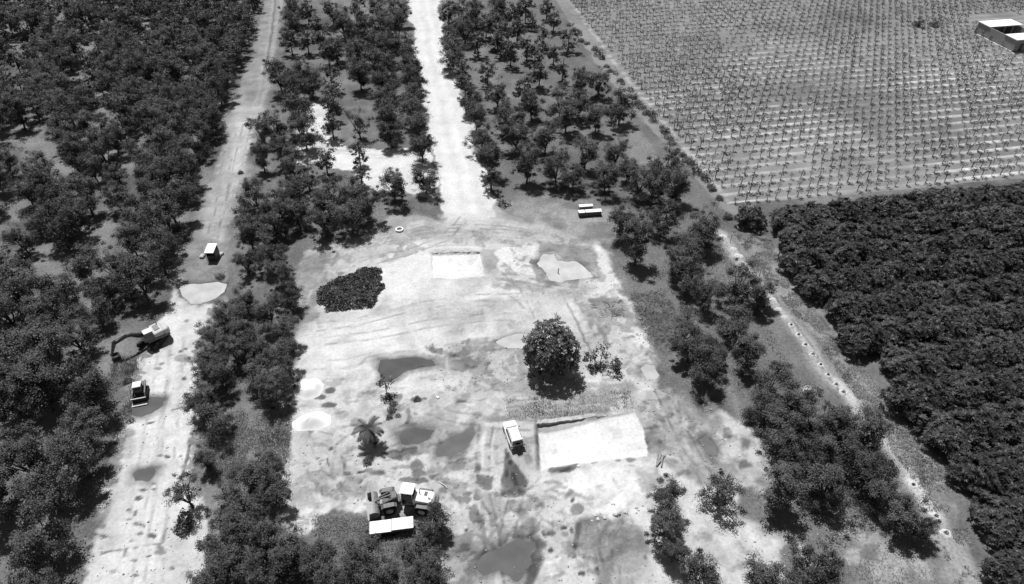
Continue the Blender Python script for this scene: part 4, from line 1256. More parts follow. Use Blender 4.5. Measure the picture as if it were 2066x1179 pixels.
# ------------------------------------------------------------------ rows of young plants in the field
def sapling_arrays(seed, h=1.25, n=42):
    r = np.random.RandomState(seed)
    mb = MB()
    lean = r.uniform(-.08, .08, 2)
    mb.tube([(0, 0, -.1), (lean[0] * .5, lean[1] * .5, h * .6), (lean[0], lean[1], h)], [.075, .06, .05], 5)
    tv = np.array(mb.v); tf = np.array([f for f in mb.f if len(f) == 4])
    az = r.uniform(0, 6.28, n); rr = np.sqrt(r.uniform(0, 1, n)) * r.uniform(.45, .8)
    c = np.stack([np.cos(az) * rr + lean[0], np.sin(az) * rr * .9 + lean[1], h + r.uniform(-.12, .6, n) - rr * .25], -1)
    nn = r.normal(size=(n, 3)) * .5 + np.array([0, 0, .8])
    t = np.stack([np.cos(az), np.sin(az), -.2 * np.ones(n)], -1) + r.normal(size=(n, 3)) * .4
    l = r.uniform(.12, .24, n)
    return (tv, tf), quads_from(c, nn, t, l * .5, l)

SAP = []
for k in range(6):
    (tv, tf), cv = sapling_arrays(500 + k, h=1.15 + .12 * (k % 3))
    tm = np_mesh('stem', tv, tf); tm.materials.append(M['bark'])
    cm = np_mesh('crown', cv, np.arange(len(cv)).reshape(-1, 4)); cm.materials.append(M['leaf_young'])
    SAP.append((cm, tm, cv, tv, tf))
fpoly = g2(FIELD)
ehx, ehy = (EDGE1.x - EDGE0.x), (EDGE1.y - EDGE0.y)
sap = []
R2 = random.Random(12)
COMP = g2([(1940, 30), (2140, 30), (2140, 105), (2025, 105)])
r_i = 0
yy = ROW0
while yy < ymax - 2:
    x0 = EDGE0.x + ehx * (yy - EDGE0.y) / ehy + 1.2
    k = 0
    while True:
        x = x0 + k * 2.0
        k += 1
        px, py, sc_ = PR(x, yy, 1.0)
        if px > 2066 + 40: break
        jx, jy = x + R2.uniform(-.15, .15), yy + R2.uniform(-.15, .15)
        if poly_sd(np.array([jx]), np.array([jy]), COMP)[0] < 0.6: continue
        gq = float(fbm(np.array([jx]), np.array([jy]), 22.0, 3, 95)[0])
        if R2.random() < 0.05 + max(0, -gq - .3) * .3: continue
        sap.append((jx, jy, R2.uniform(.65, 1.2) * (1 + .22 * max(-1, min(1, gq))), R2.randrange(6), R2.uniform(0, 6.28), sc_, r_i, k, px, py))
    yy += 3.0
    r_i += 1
sap.sort(key=lambda a: -a[5])
for i, a in enumerate(sap[:300]):
    t = empty('young_tree', (a[0], a[1], ground_z(a[0], a[1])), a[4])
    t.scale = (a[2],) * 3
    for nm, me in (('crown', SAP[a[3]][0]), ('stem', SAP[a[3]][1])):
        o = bpy.data.objects.new(nm, me); COL.objects.link(o); o.parent = t
    tag(t, 'young field plant in the %s row from the dark plantation, %s from the field road' % (nth(a[6] + 1), nth(a[7])), 'young plant', 'young plants in the field rows')
cvs = []; tvs = []; tfs = []; nb = 0
for a in sap[300:]:
    _, _, cv, tv, tf = SAP[a[3]]
    c, s = math.cos(a[4]) * a[2], math.sin(a[4]) * a[2]
    def X(v): return np.stack([v[:, 0] * c - v[:, 1] * s + a[0], v[:, 0] * s + v[:, 1] * c + a[1], v[:, 2] * a[2]], -1)
    cvs.append(X(cv)); tvs.append(X(tv)); tfs.append(tf + nb); nb += len(tv)
cv = np.concatenate(cvs); tv = np.concatenate(tvs); tf = np.concatenate(tfs)
me = np_mesh('far_young_trees', np.concatenate([cv, tv]), np.concatenate([np.arange(len(cv)).reshape(-1, 4), tf + len(cv)]))
me.materials.append(M['leaf_young']); me.materials.append(M['bark'])
mi = np.zeros(len(me.polygons), np.int32); mi[len(cv) // 4:] = 1
me.polygons.foreach_set('material_index', mi)
o = link('far_young_trees', me, None)
tag(o, 'far rows of young plants filling the rest of the field', 'young plants', kind='stuff')

# ------------------------------------------------------------------ shrubs, scrub, palm, small plants
def bush_mesh(seed, R=0.7, C=0.6, n=260, leaf=0.11):
    r = np.random.RandomState(seed)
    d = r.normal(size=(n, 3)); d /= np.linalg.norm(d, axis=1, keepdims=True); d[:, 2] = np.abs(d[:, 2])
    q = r.uniform(.55, 1.1, (n, 1)) * (1 + .25 * np.sin(3 * np.arctan2(d[:, 1:2], d[:, :1]) + seed))
    c = d * q * (R, R, C) + (0, 0, .1)
    v = quads_from(c, d + r.normal(size=(n, 3)) * .6 + (0, 0, .4), r.normal(size=(n, 3)), leaf * .6 * np.ones(n), leaf * r.uniform(.7, 1.4, n))
    me = np_mesh('bush', v, np.arange(len(v)).reshape(-1, 4))
    me.materials.append(M['leaf_scrub'])
    return me
BUSH = [bush_mesh(600 + k, .7 + .1 * k, .6 + .12 * k, 260) for k in range(4)]
def bush(px, py, s, label, name='shrub', group='small shrubs', sz=1.0):
    p = P(px, py)
    o = bpy.data.objects.new(name, BUSH[int(px + py) % 4]); COL.objects.link(o)
    o.location = (p.x, p.y, ground_z(p.x, p.y) - 0.03); o.scale = (s, s, s * sz); o.rotation_euler = (0, 0, px)
    tag(o, label, 'shrub', group)
    return o
R3 = random.Random(3)
hedge = []
for k in range(34):
    t = k / 33
    px = 1150 + (1448 - 1150) * t + R3.uniform(-5, 5); py = 52 + (398 - 52) * t ** 1.03 + R3.uniform(-4, 4)
    hedge.append((px, py))
for k, (px, py) in enumerate(hedge):
    bush(px, py, R3.uniform(0.7, 1.5), 'low shrub in the line beside the field road, %s from the top' % nth(k + 1), 'roadside_shrub', 'shrubs along the field road', R3.uniform(.8, 1.4))
for (px, s, k, lb) in [(1851, .55, 2, 'larger left bush of the pair standing in the planted field'), (1884, .48, 5, 'smaller right bush of the pair standing in the planted field')]:
    p = P(px, 53)
    place_tree('field_bush', ORCH[k], (p.x, p.y, -.3), s, k, lb, 'bush', 'bushes in the planted field', .62)
for (px, py, s, lb) in [
        (1500, 425, 1.4, 'shrub at the corner where field road meets plantation'), (1468, 440, 1.3, 'shrub at the top of the ringed planting path'),
        (785, 803, 0.7, 'round dark shrub below the thin young tree'), (793, 817, 0.65, 'dark shrub second below the thin young tree'), (791, 830, 0.75, 'dark shrub third below the thin young tree'),
        (786, 843, 0.6, 'lowest left dark shrub above the palm'), (803, 840, 0.4, 'tiny dark shrub right of the lowest shrub above the palm'),
        (842, 806, 0.7, 'low weed clump right of the dark shrubs'), (1197, 748, 1.0, 'shrub right beside the big round tree'), (1243, 745, 0.9, 'shrub furthest right of the big round tree'),
        (1181, 727, 0.6, 'small dark shrub hugging the big round tree'), (1212, 742, 1.0, 'shrub under the leaning young tree right of the big tree'),
        (1015, 415, 1.3, 'dark scrubby heap at the near right end of the white road'), (2030, 92, 2.0, 'dark shrub in front of the far walled building'),
        (742, 935, 0.7, 'low weed clump below the palm'), (446, 560, 0.9, 'small shrub above the pale puddle on the track'), (486, 350, 0.8, 'shrub at the right edge of the narrow track'),
        (370, 1070, 1.3, 'dark shrub jutting into the lower track'), (376, 1050, 1.2, 'upper dark shrub jutting into the lower track'), (265, 850, .5, 'weed at the left edge of the track below the puddle'),
        (258, 770, 0.9, 'shrub left of the compact loader'), (262, 752, 0.7, 'upper small shrub left of the compact loader')]:
    bush(px, py, s, lb)

def small_tree(px, py, h, s, label, seed, lean=(0, 0)):
    p = P(px, py)
    t = empty('young_shade_tree', (p.x, p.y, ground_z(p.x, p.y)))
    mb = MB()
    tops = []
    r = random.Random(seed)
    mb.tube([(0, 0, -.1), (lean[0] * .5, lean[1] * .5, h * .5), (lean[0], lean[1], h)], [.06, .05, .03], 6)
    for k in range(5):
        a = k * 1.256 + r.random()
        e = (lean[0] + math.cos(a) * s * .6, lean[1] + math.sin(a) * s * .6, h + r.uniform(-.2, .6))
        mb.tube([(lean[0] * .8, lean[1] * .8, h * .8), e], [.03, .012], 4)
        tops.append(e)
    mb.build('trunk', M['bark'], t)
    rr = np.random.RandomState(seed)
    cs = np.concatenate([rr.normal(size=(34, 3)) * s * .24 + np.array(e) for e in tops])
    n = len(cs)
    v = quads_from(cs, rr.normal(size=(n, 3)) * .6 + (0, 0, .7), rr.normal(size=(n, 3)), .085 * np.ones(n), rr.uniform(.12, .22, n))
    me = np_mesh('crown', v, np.arange(len(v)).reshape(-1, 4)); me.materials.append(M['leaf_big'])
    link('crown', me, None, t)
    tag(t, label, 'tree', 'slender young trees in the clearing')
small_tree(780, 794, 2.2, 1.1, 'thin young tree standing at the edge of the dark puddle', 700)
small_tree(1210, 738, 2.4, 1.3, 'slender young tree with spreading top right of the big tree', 701, (.2, .1))
small_tree(1240, 752, 1.3, .8, 'shorter young tree furthest right of the big round tree', 702)
small_tree(1190, 738, 1.8, .9, 'young tree nearest the right side of the big round tree', 703)

# palm
pb = P(757, 894)
pt = empty('palm_tree', (pb.x, pb.y, 0))
mb = MB(); mb.tube([(0, 0, -.1), (-.1, 0, .9), (-.35, .05, 1.9), (-.5, .05, 2.7)], [.24, .2, .17, .15], 9)
mb.build('trunk', M['bark'], pt, smooth=True)
R4 = random.Random(8)
tc_ = Vector((-.5, .05, 2.75))
for k in range(36):
    a = k * 2.399
    el = R4.uniform(-.25, 1.0)
    L = R4.uniform(1.7, 2.2)
    d = Vector((math.cos(a), math.sin(a), 0))
    pts = []
    for j in range(7):
        t = j / 6
        ang = el - 1.15 * t
        pts.append((pts[-1] + (d * math.cos(ang) + Vector((0, 0, math.sin(ang)))) * L / 6) if pts else tc_.copy())
    fm_ = MB(); fm_.tube(pts, [.03, .028, .025, .02, .016, .012, .006], 4)
    side = Vector((-d.y, d.x, 0))
    for j in range(22):
        t = (j + 1) / 22 * 6 * .98
        i = min(int(t), 5); p = pts[i].lerp(pts[i + 1], t - i)
        fw_ = (pts[i + 1] - pts[i]).normalized()
        ll = .46 * math.sin(math.pi * (0.15 + .8 * j / 22)) + .1
        for s_ in (-1, 1):
            tip = p + side * s_ * ll * .8 + fw_ * ll * .6 + Vector((0, 0, .10))
            fm_.add([p - fw_ * .05, p + fw_ * .05, tip], [(0, 1, 2)])
    me = bpy.data.meshes.new('frond'); me.from_pydata(fm_.v, [], fm_.f); me.update()
    link('frond', me, M['palm'], pt)
tag(pt, 'short palm tree with radiating fronds left of the parked car', 'palm tree')

# dark scrub patch in the clearing
def scrub(poly, n, h, name, label, seed):
    q = g2(poly)
    r = np.random.RandomState(seed)
    ax = [a[0] for a in q]; ay = [a[1] for a in q]
    x = r.uniform(min(ax), max(ax), n * 3); y = r.uniform(min(ay), max(ay), n * 3)
    sd = poly_sd(x, y, q) + fbm(x, y, 1.5, 3, 71) * .8 + r.uniform(-.25, .25, len(x))
    k = sd < -0.1
    x, y, sd = x[k][:n], y[k][:n], sd[k][:n]
    top = h * (0.55 + 0.45 * sstep(-sd / 1.0)) * (0.75 + 0.55 * fbm(x, y, 1.8, 3, 72))
    z = top * r.uniform(.35, 1.1, len(x)) ** .6
    nn = r.normal(size=(len(x), 3)) * .7 + (0, 0, .6)
    v = quads_from(np.stack([x, y, z], -1), nn, r.normal(size=(len(x), 3)), r.uniform(.06, .13, len(x)), r.uniform(.12, .28, len(x)))
    c = v.mean(0); c[2] = 0
    me = np_mesh(name, v - c, np.arange(len(v)).reshape(-1, 4)); me.materials.append(M['leaf_scrub'])
    o = link(name, me, None); o.location = c
    tag(o, label, 'scrub', kind='stuff')
scrub([(640, 580), (665, 572), (690, 560), (715, 556), (735, 545), (760, 545), (775, 560), (770, 590), (762, 605), (750, 618), (720, 624), (690, 628), (660, 632), (640, 612), (645, 600)], 9000, 0.9, 'scrub_patch',
      'dense dark island of scrub in the upper left of the clearing', 800)

def tufts(polys, per, hmin, hmax, name, label, seed, mat, spread=.12):
    r = np.random.RandomState(seed)
    vs = []
    for poly, n in polys:
        q = g2(poly)
        ax = [a[0] for a in q]; ay = [a[1] for a in q]
        x = r.uniform(min(ax), max(ax), n * 4); y = r.uniform(min(ay), max(ay), n * 4)
        k = (poly_sd(x, y, q) < 0) & (fbm(x, y, 2.5, 3, seed) > -.25)
        x, y = x[k][:n], y[k][:n]
        m = len(x)
        for b in range(per):
            a = r.uniform(0, 6.28, m); h = r.uniform(hmin, hmax, m); ln = r.uniform(.2, .9, m) * h
            bx = x + r.normal(size=m) * spread; by = y + r.normal(size=m) * spread
            w = .035 + .02 * r.rand(m)
            v = np.stack([np.stack([bx - np.sin(a) * w, by + np.cos(a) * w, np.zeros(m)], -1), np.stack([bx + np.sin(a) * w, by - np.cos(a) * w, np.zeros(m)], -1),
                          np.stack([bx + np.cos(a) * ln, by + np.sin(a) * ln, h], -1)], 1).reshape(-1, 3)
            vs.append(v)
    v = np.concatenate(vs)
    me = np_mesh(name, v, None, np.arange(len(v)).reshape(-1, 3)); me.materials.append(mat)
    o = link(name, me, None)
    tag(o, label, 'grass', kind='stuff')
tufts([([(1475, 465), (1555, 485), (1600, 570), (1700, 690), (1790, 800), (1900, 945), (1960, 1090), (1990, 1230), (1940, 1230), (1870, 1010), (1745, 830), (1650, 690), (1550, 570)], 4500)],
      5, .1, .34, 'long_grass', 'long dry grass on the verge beside the dark plantation', 900, M['grass'])
tufts([([(470, 830), (590, 820), (585, 900), (585, 1010), (480, 1010), (420, 960), (400, 880)], 3200), ([(1265, 590), (1345, 580), (1380, 690), (1345, 720), (1300, 690)], 500),
       ([(1320, 480), (1450, 470), (1600, 750), (1900, 1179), (1700, 1179), (1480, 800), (1340, 600)], 4000), ([(630, 1040), (740, 1045), (830, 1095), (830, 1179), (650, 1179)], 1600), ([(1020, 805), (1270, 785), (1280, 825), (1090, 845), (1015, 848)], 450),
       ([(230, 720), (280, 720), (262, 840), (235, 900), (200, 820)], 900)],
      4, .08, .35, 'weeds', 'short weeds and grass scattered between the trees', 901, M['grass'], .2)

# dry brush right of the clearing
def sticks(poly, n, name, label, seed):
    q = g2(poly); r = random.Random(seed); mb = MB()
    ax = [a[0] for a in q]; ay = [a[1] for a in q]
    k = 0
    while k < n:
        x, y = r.uniform(min(ax), max(ax)), r.uniform(min(ay), max(ay))
        if poly_sd(np.array([x]), np.array([y]), q)[0] > 0: continue
        k += 1
        a = r.gauss(0.3, .9); L = r.uniform(.4, 1.3); z = r.uniform(.05, .5)
        d = Vector((math.cos(a), math.sin(a), r.uniform(-.2, .3))) * L / 2
        mb.tube([Vector((x, y, z)) - d, Vector((x, y, z + .05)), Vector((x, y, z)) + d], [.035, .03, .012], 4, caps=False)
    me = bpy.data.meshes.new(name); me.from_pydata(mb.v, [], mb.f); me.update()
    tag(link(name, me, M['twig']), label, 'brush', kind='stuff')
sticks([(1270, 595), (1340, 588), (1372, 640), (1378, 690), (1345, 700), (1300, 670)], 420, 'brush_litter', 'dry cut brush strewn on dark ground right of the clearing', 77)
sticks([(1190, 615), (1255, 605), (1265, 635), (1220, 645)], 60, 'brush_litter', 'few dry branches at the right edge of the clearing', 78)

# clods and stones
def clods(spots, name, label, seed, mat, smin, smax):
    r = np.random.RandomState(seed)
    base = np.array([(1, 0, 0), (-1, 0, 0), (0, 1, 0), (0, -1, 0), (0, 0, 1), (0, 0, -.6)], float)
    ft = np.array([(0, 2, 4), (2, 1, 4), (1, 3, 4), (3, 0, 4), (2, 0, 5), (1, 2, 5), (3, 1, 5), (0, 3, 5)])
    vs = []; fs = []; nb = 0
    for poly, n in spots:
        q = g2(poly); ax = [a[0] for a in q]; ay = [a[1] for a in q]
        x = r.uniform(min(ax), max(ax), n * 4); y = r.uniform(min(ay), max(ay), n * 4)
        k = poly_sd(x, y, q) < 0
        x, y = x[k][:n], y[k][:n]
        for a, b in zip(x, y):
            s = smin + (smax - smin) * r.rand() ** 2.5
            v = base * (s * r.uniform(.7, 1.3, 3)) + r.normal(size=(6, 3)) * s * .18
            v[:, 2] *= .7
            vs.append(v + (a, b, ground_z(a, b) + s * .1)); fs.append(ft + nb); nb += 6
    me = np_mesh(name, np.concatenate(vs), None, np.concatenate(fs)); me.materials.append(mat)
    tag(link(name, me, None), label, 'clods', kind='stuff')
clods([([(600, 880), (760, 900), (900, 930), (1080, 960), (1330, 1050), (1380, 1179), (900, 1179), (600, 1040)], 600), ([(860, 690), (1060, 690), (1060, 790), (880, 790)], 260), ([(1180, 600), (1320, 690), (1500, 900), (1440, 980), (1320, 900), (1260, 740)], 420),
       ([(980, 500), (1220, 500), (1250, 600), (1060, 600)], 200), ([(190, 1060), (400, 1000), (410, 1179), (170, 1179)], 160), ([(300, 720), (395, 720), (390, 960), (250, 960)], 100), ([(1480, 800), (1650, 860), (1720, 1179), (1500, 1179)], 200)],
      'soil_clods', 'clods and small stones scattered over the bare ground', 55, M['clod'], .03, .15)
for k in range(16):                                  # chunks on the rim of the white spoil fan
    r = random.Random(k + 40)
    t = k / 15
    px = 1195 + 100 * t + r.uniform(-9, 9); py = 1046 + 8 * math.sin(t * 3.1) - 22 * t + r.uniform(-9, 7)
    p = P(px, py)
    bm = bmesh.new(); bmesh.ops.create_icosphere(bm, subdivisions=2, radius=1)
    for v in bm.verts:
        v.co *= 1 + r.uniform(-.18, .18)
    me = bpy.data.meshes.new('rock'); bm.to_mesh(me); bm.free()
    o = link('rock', me, M['rock']); s = r.uniform(.10, .30)
    o.scale = (s * r.uniform(.8, 1.4), s, s * .7); o.location = (p.x, p.y, ground_z(p.x, p.y) + s * .25); o.rotation_euler = (0, 0, r.random() * 6)
    tag(o, 'pale earth chunk on the rim of the white spoil fan, %s from the left' % nth(k + 1), 'rock', 'chunks on the rim of the spoil fan')

# sand piles
def pile(cx, cy, rx, ry, h, rz, label, seed, flat=0.0, mat='sand'):
    p = P(cx, cy)
    n, m = 40, 14
    vs = [(0, 0, h)]; fs = []
    r = np.random.RandomState(seed); ph = r.uniform(0, 6.28, 4)
    for j in range(1, m + 1):
        t = j / m
        for k in range(n):
            a = 2 * math.pi * k / n
            w = 1 + .06 * math.sin(2 * a + ph[0]) + .05 * math.sin(3 * a + ph[1]) + .03 * math.sin(7 * a + ph[2])
            u = max(0, (t - flat) / (1 - flat))
            z = h * (.5 + .5 * math.cos(math.pi * u)) * .85 + h * .15 * (1 - u) + .03 * math.sin(5 * a + 9 * t) * (1 - t)
            vs.append((rx * t * w * math.cos(a), ry * t * w * math.sin(a), z if j < m else -.15))
    for k in range(n): fs.append((0, 1 + k, 1 + (k + 1) % n))
    for j in range(m - 1):
        for k in range(n):
            fs.append((1 + j * n + k, 1 + (j + 1) * n + k, 1 + (j + 1) * n + (k + 1) % n, 1 + j * n + (k + 1) % n))
    me = bpy.data.meshes.new('sand_pile'); me.from_pydata(vs, [], fs)
    for f in me.polygons: f.use_smooth = True
    o = link('sand_pile', me, M[mat]); o.location = (p.x, p.y, ground_z(p.x, p.y) - .05); o.rotation_euler = (0, 0, rz)
    tag(o, label, 'sand pile', 'sand piles at the left edge of the clearing')
pile(630, 852, 2.5, 1.8, 1.2, .1, 'smooth rounded bright white sand pile, the lower of the two', 1)
pile(622, 784, 2.2, 2.1, 0.95, .3, 'flat-topped pale sand pile, the upper of the two', 2, 0.35, 'sand')

# pale planting rings along the path
RINGS = [(1459, 478), (1480, 503), (1490, 517), (1500, 532), (1512, 547), (1560, 605), (1571, 625), (1584, 641), (1596, 657), (1611, 677), (1625, 697), (1640, 716), (1656, 736), (1671, 757), (1687, 777), (1701, 793), (1842, 980), (1868, 1012), (1888, 1043), (1908, 1077)]
for k, (px, py) in enumerate(RINGS):
    p = P(px, py)
    r = random.Random(k)
    hollow = k >= 8
    n = 22; vs = []; fs = []
    prof = [(0.14, -.03), (0.28, .10), (0.46, .16), (0.66, .10), (0.88, -.05)] if hollow else [(0.05, .22), (.3, .2), (.55, .13), (.75, .05), (.95, -.05)]
    sc_ = r.uniform(.8, 1.05) * (.8 if k < 5 or k > 15 else .66)
    for (rr, z) in prof:
        for j in range(n):
            a = 2 * math.pi * j / n; w = 1 + .1 * math.sin(3 * a + k) + .06 * math.sin(5 * a)
            vs.append((rr * sc_ * w * math.cos(a), rr * sc_ * w * math.sin(a), z))
    for i in range(len(prof) - 1):
        for j in range(n):
            fs.append((i * n + j, (i + 1) * n + j, (i + 1) * n + (j + 1) % n, i * n + (j + 1) % n))
    if not hollow: fs.append(tuple(range(n)))
    t = empty('planting_mound', (p.x, p.y, ground_z(p.x, p.y)))
    me = bpy.data.meshes.new('soil_ring'); me.from_pydata(vs, [], fs)
    for f in me.polygons: f.use_smooth = True
    link('soil_ring', me, M['chalk'], t)
    if hollow:
        o = bpy.data.objects.new('seedling', BUSH[k % 4]); COL.objects.link(o); o.parent = t; o.scale = (.28, .28, .5)
    tag(t, 'pale soil mound %s on the path beside the plantation, %s from the top' % ('ringing a seedling' if hollow else 'heaped up', nth(k + 1)), 'soil mound', 'planting mounds along the path')
# thin posts along it
for k, (px, py, h) in enumerate([(1473, 490, 1.5), (1595, 634, .9), (1658, 711, 1.0), (1531, 560, 1.3)]):
    p = P(px, py)
    mb = MB(); mb.tube([(0, 0, -.2), (.03, .02, h * .5), (.05, .03, h)], [.05, .045, .04], 6)
    o = mb.build('stake', M['bark' if k in (0, 3) else 'sack']); o.location = (p.x, p.y, ground_z(p.x, p.y))
    tag(o, ['dark upright stake at the top of the planting path', 'short pale stake in the grass right of the planting path', 'lower pale stake in the long grass beside the path', 'stake among the trees on the planting path'][k], 'stake', 'stakes along the planting path')

# ------------------------------------------------------------------ machines and structures
def heading(a, b):
    """rotation about z that turns local +Y from a towards b"""
    d = b - a
    return math.atan2(-d.x, d.y)

# white car, seen from behind and above
ca, cb = P(1043, 899, .5), P(1028, 858, .5)
ch = heading(ca, cb)
cc = (ca + cb) / 2
car = empty('parked_car', (cc.x, cc.y, 0.0), ch)
tag(car, 'white parked car with black rear window and spare wheel beside the white floor', 'car')
# body: lower shell, nose at +Y
body = MB()
def ring(y, w, z0, z1, ww):
    return [(-w, y, z0), (w, y, z0), (w * 1.0, y, z1 - .1), (ww, y, z1), (-ww, y, z1), (-w * 1.0, y, z1 - .1)]
secs = [(-2.08, .74, .45, .98, .70), (-2.0, .84, .33, 1.06, .80), (-1.0, .88, .28, 1.06, .82), (.6, .88, .28, 1.05, .82), (1.2, .87, .28, 1.02, .80), (1.85, .82, .32, .92, .74), (2.05, .70, .42, .80, .62)]
vs = []; fs = []
for sct in secs: vs += ring(*sct)
for i in range(len(secs) - 1):
    for k in range(6): fs.append((i * 6 + k, i * 6 + (k + 1) % 6, (i + 1) * 6 + (k + 1) % 6, (i + 1) * 6 + k))
fs += [tuple(range(5, -1, -1)), tuple(range((len(secs) - 1) * 6, len(secs) * 6))]
body.add(vs, fs)
body.build('body', M['white_paint'], car, .04, True)
cabm = MB().hexa([(-.80, -2.0, 1.04), (.80, -2.0, 1.04), (.78, .95, 1.03), (-.78, .95, 1.03)], [(-.66, -1.78, 1.66), (.66, -1.78, 1.66), (.64, .25, 1.66), (-.64, .25, 1.66)])
cabm.build('cabin', M['white_paint'], car, .05)
MB().hexa([(-.655, -1.8, 1.655), (.655, -1.8, 1.655), (.64, .28, 1.655), (-.64, .28, 1.655)], [(-.60, -1.70, 1.72), (.60, -1.70, 1.72), (.58, .15, 1.71), (-.58, .15, 1.71)]).build('roof', M['white_paint'], car, .03)
def pane(name, a, b, c, d, mat=None, off=(0, 0, 0), parent=car):
    q = [Vector(p) + Vector(off) for p in (a, b, c, d)]
    nrm = (q[1] - q[0]).cross(q[3] - q[0]).normalized() * .012
    return MB().hexa([p - nrm for p in q], [p + nrm for p in q]).build(name, mat or M['glass'], parent)
pane('rear_window', (-.66, -1.965, 1.13), (.66, -1.965, 1.13), (.58, -1.825, 1.57), (-.58, -1.825, 1.57), off=(0, -.005, 0))
pane('windscreen', (.66, .86, 1.12), (-.66, .86, 1.12), (-.58, .36, 1.58), (.58, .36, 1.58), off=(0, .01, .01))
for s in (-1, 1):
    for (y0, y1) in ((-1.75, -1.05), (-.95, -.2), (-.1, .5)):
        x0, x1 = .775 * s, .665 * s
        pane('side_window', (x0, y0, 1.14), (x0, y1, 1.14), (x1, y1 - .12 * (y1 > 0), 1.57), (x1, y0 + .05, 1.57), off=(.012 * s, 0, .0))
    MB().box((.80 * s, -2.05, .93), (.14, .08, .26)).build('tail_light', M['lamp'], car, .02)
    MB().box((.60 * s, 2.02, .70), (.30, .08, .14)).build('headlight', M['glass'], car, .02)
    MB().box((.98 * s, .62, 1.1), (.16, .1, .13)).build('mirror', M['dark_metal'], car, .03)
    MB().tube([(.60 * s, -1.55, 1.76), (.60 * s, .0, 1.75)], .02, 6).build('roof_rail', M['dark_metal'], car)
    for y in (-1.3, 1.3):
        wb = MB().wheel((.80 * s, y, .34), .34, .22).build('wheel', M['rubber'], car, 0, True)
        MB().tube([(.80 * s + .06 * s, y, .34), (.80 * s + .115 * s, y, .34)], .2, 12).build('rim', M['steel'], wb)
MB().box((0, -2.1, .48), (1.5, .18, .22)).build('rear_bumper', M['dark_metal'], car, .04)
MB().box((0, 2.06, .5), (1.4, .16, .24)).build('front_bumper', M['dark_metal'], car, .04)
MB().box((0, -2.045, .82), (1.34, .07, .40)).build('tailgate_shade', M['dark_metal'], car, .02)  # dark sheet over the white tailgate, stands in for shade on the rear
sp = MB(); sp.wheel((0, 0, 0), .36, .22); sp.xf(Matrix.Translation((0.05, -2.2, .92)) @ Matrix.Rotation(math.pi / 2, 4, 'Z'))
spo = sp.build('spare_wheel', M['rubber'], car, 0, True)
MB().tube([(0.05, -2.26, .92), (0.05, -2.33, .92)], .22, 14).build('spare_cover', M['dark_metal'], spo)

# wheel loader: articulated, bucket to the left
hood_c = P(857, 1001, 2.1); cab_c = P(823, 985, 3.2); buck = P(763, 1018, .7)
rear_h = heading(hood_c, Vector((cab_c.x, cab_c.y, 2.1)))
jp = Vector((cab_c.x, cab_c.y, 0)) + Vector((-math.sin(rear_h), math.cos(rear_h), 0)) * 1.15
ld = empty('wheel_loader', (jp.x, jp.y, 0.0), rear_h)
tag(ld, 'wheel loader with white engine cover and dark bucket arms below the palm', 'loader')
MB().prism([(-4.0, 1.05), (-4.0, 1.75), (-3.8, 2.05), (-1.75, 2.15), (-1.75, 1.05)], -.72, .72).build('engine_hood', M['white_paint'], ld, .05)
MB().box((0, -2.2, .85), (1.3, 3.6, .5)).build('rear_frame', M['dark_metal'], ld, .04)
MB().box((0, -4.1, .95), (1.9, .35, .75)).build('counterweight', M['mid_paint'], ld, .06)
MB().tube([(.25, -2.3, 2.1), (.25, -2.3, 2.75)], .06, 8).build('exhaust', M['dark_metal'], ld)
MB().box((.3, -3.0, 2.125), (.5, .35, .06)).build('grille', M['dark_metal'], ld)
MB().box((-.25, -3.5, 2.09), (.2, .25, .06)).build('filler_cap', M['dark_metal'], ld)
MB().hexa([(-.7, -1.72, 1.2), (.7, -1.72, 1.2), (.66, -.35, 1.2), (-.66, -.35, 1.2)], [(-.62, -1.65, 3.05), (.62, -1.65, 3.05), (.55, -.5, 3.05), (-.55, -.5, 3.05)]).build('cab', M['glass'], ld, .03)
MB().box((0, -1.1, 3.12), (1.45, 1.45, .13)).build('cab_roof', M['white_paint'], ld, .05)
for s in (-1, 1):
    for y in (-1.7, -.42):
        MB().tube([(.68 * s, y, 1.2), (.60 * s, y + (.0 if y < -1 else -.08), 3.05)], .05, 6).build('cab_post', M['light_paint'], ld)
    MB().tube([(.85 * s, -.5, .6), (.85 * s, -.5, 1.3), (.8 * s, -1.7, 1.35)], .03, 5).build('handrail', M['light_paint'], ld)
    MB().prism([(-3.6, 1.45), (-3.4, 1.62), (-2.2, 1.62), (-1.95, 1.4), (-2.2, 1.55), (-3.4, 1.55)], .74 * s, 1.28 * s).build('fender', M['mid_paint'], ld)
    wb = MB().wheel((1.02 * s, -2.75, .76), .76, .55, 24).build('rear_wheel', M['rubber'], ld, 0, True)
    MB().tube([(1.02 * s + .1 * s, -2.75, .76), (1.02 * s + .24 * s, -2.75, .76)], .4, 14).build('rim', M['light_paint'], wb)
fh = heading(jp, Vector((buck.x, buck.y, 0))) - rear_h
FM = Matrix.Rotation(fh, 4, 'Z')
def fpart(mb, name, mat, bevel=0, smooth=False, parent=ld):
    return mb.xf(FM).build(name, mat, parent, bevel, smooth)
fpart(MB().box((0, .9, .9), (1.0, 1.9, .6)), 'front_frame', M['dark_metal'], .05)  # front half is darker than the hood: its shade is put into the colour
fpart(MB().prism([(.2, 1.2), (.3, 2.0), (.9, 2.05), (1.2, 1.2)], -.45, .45), 'loader_tower', M['mid_paint'], .04)
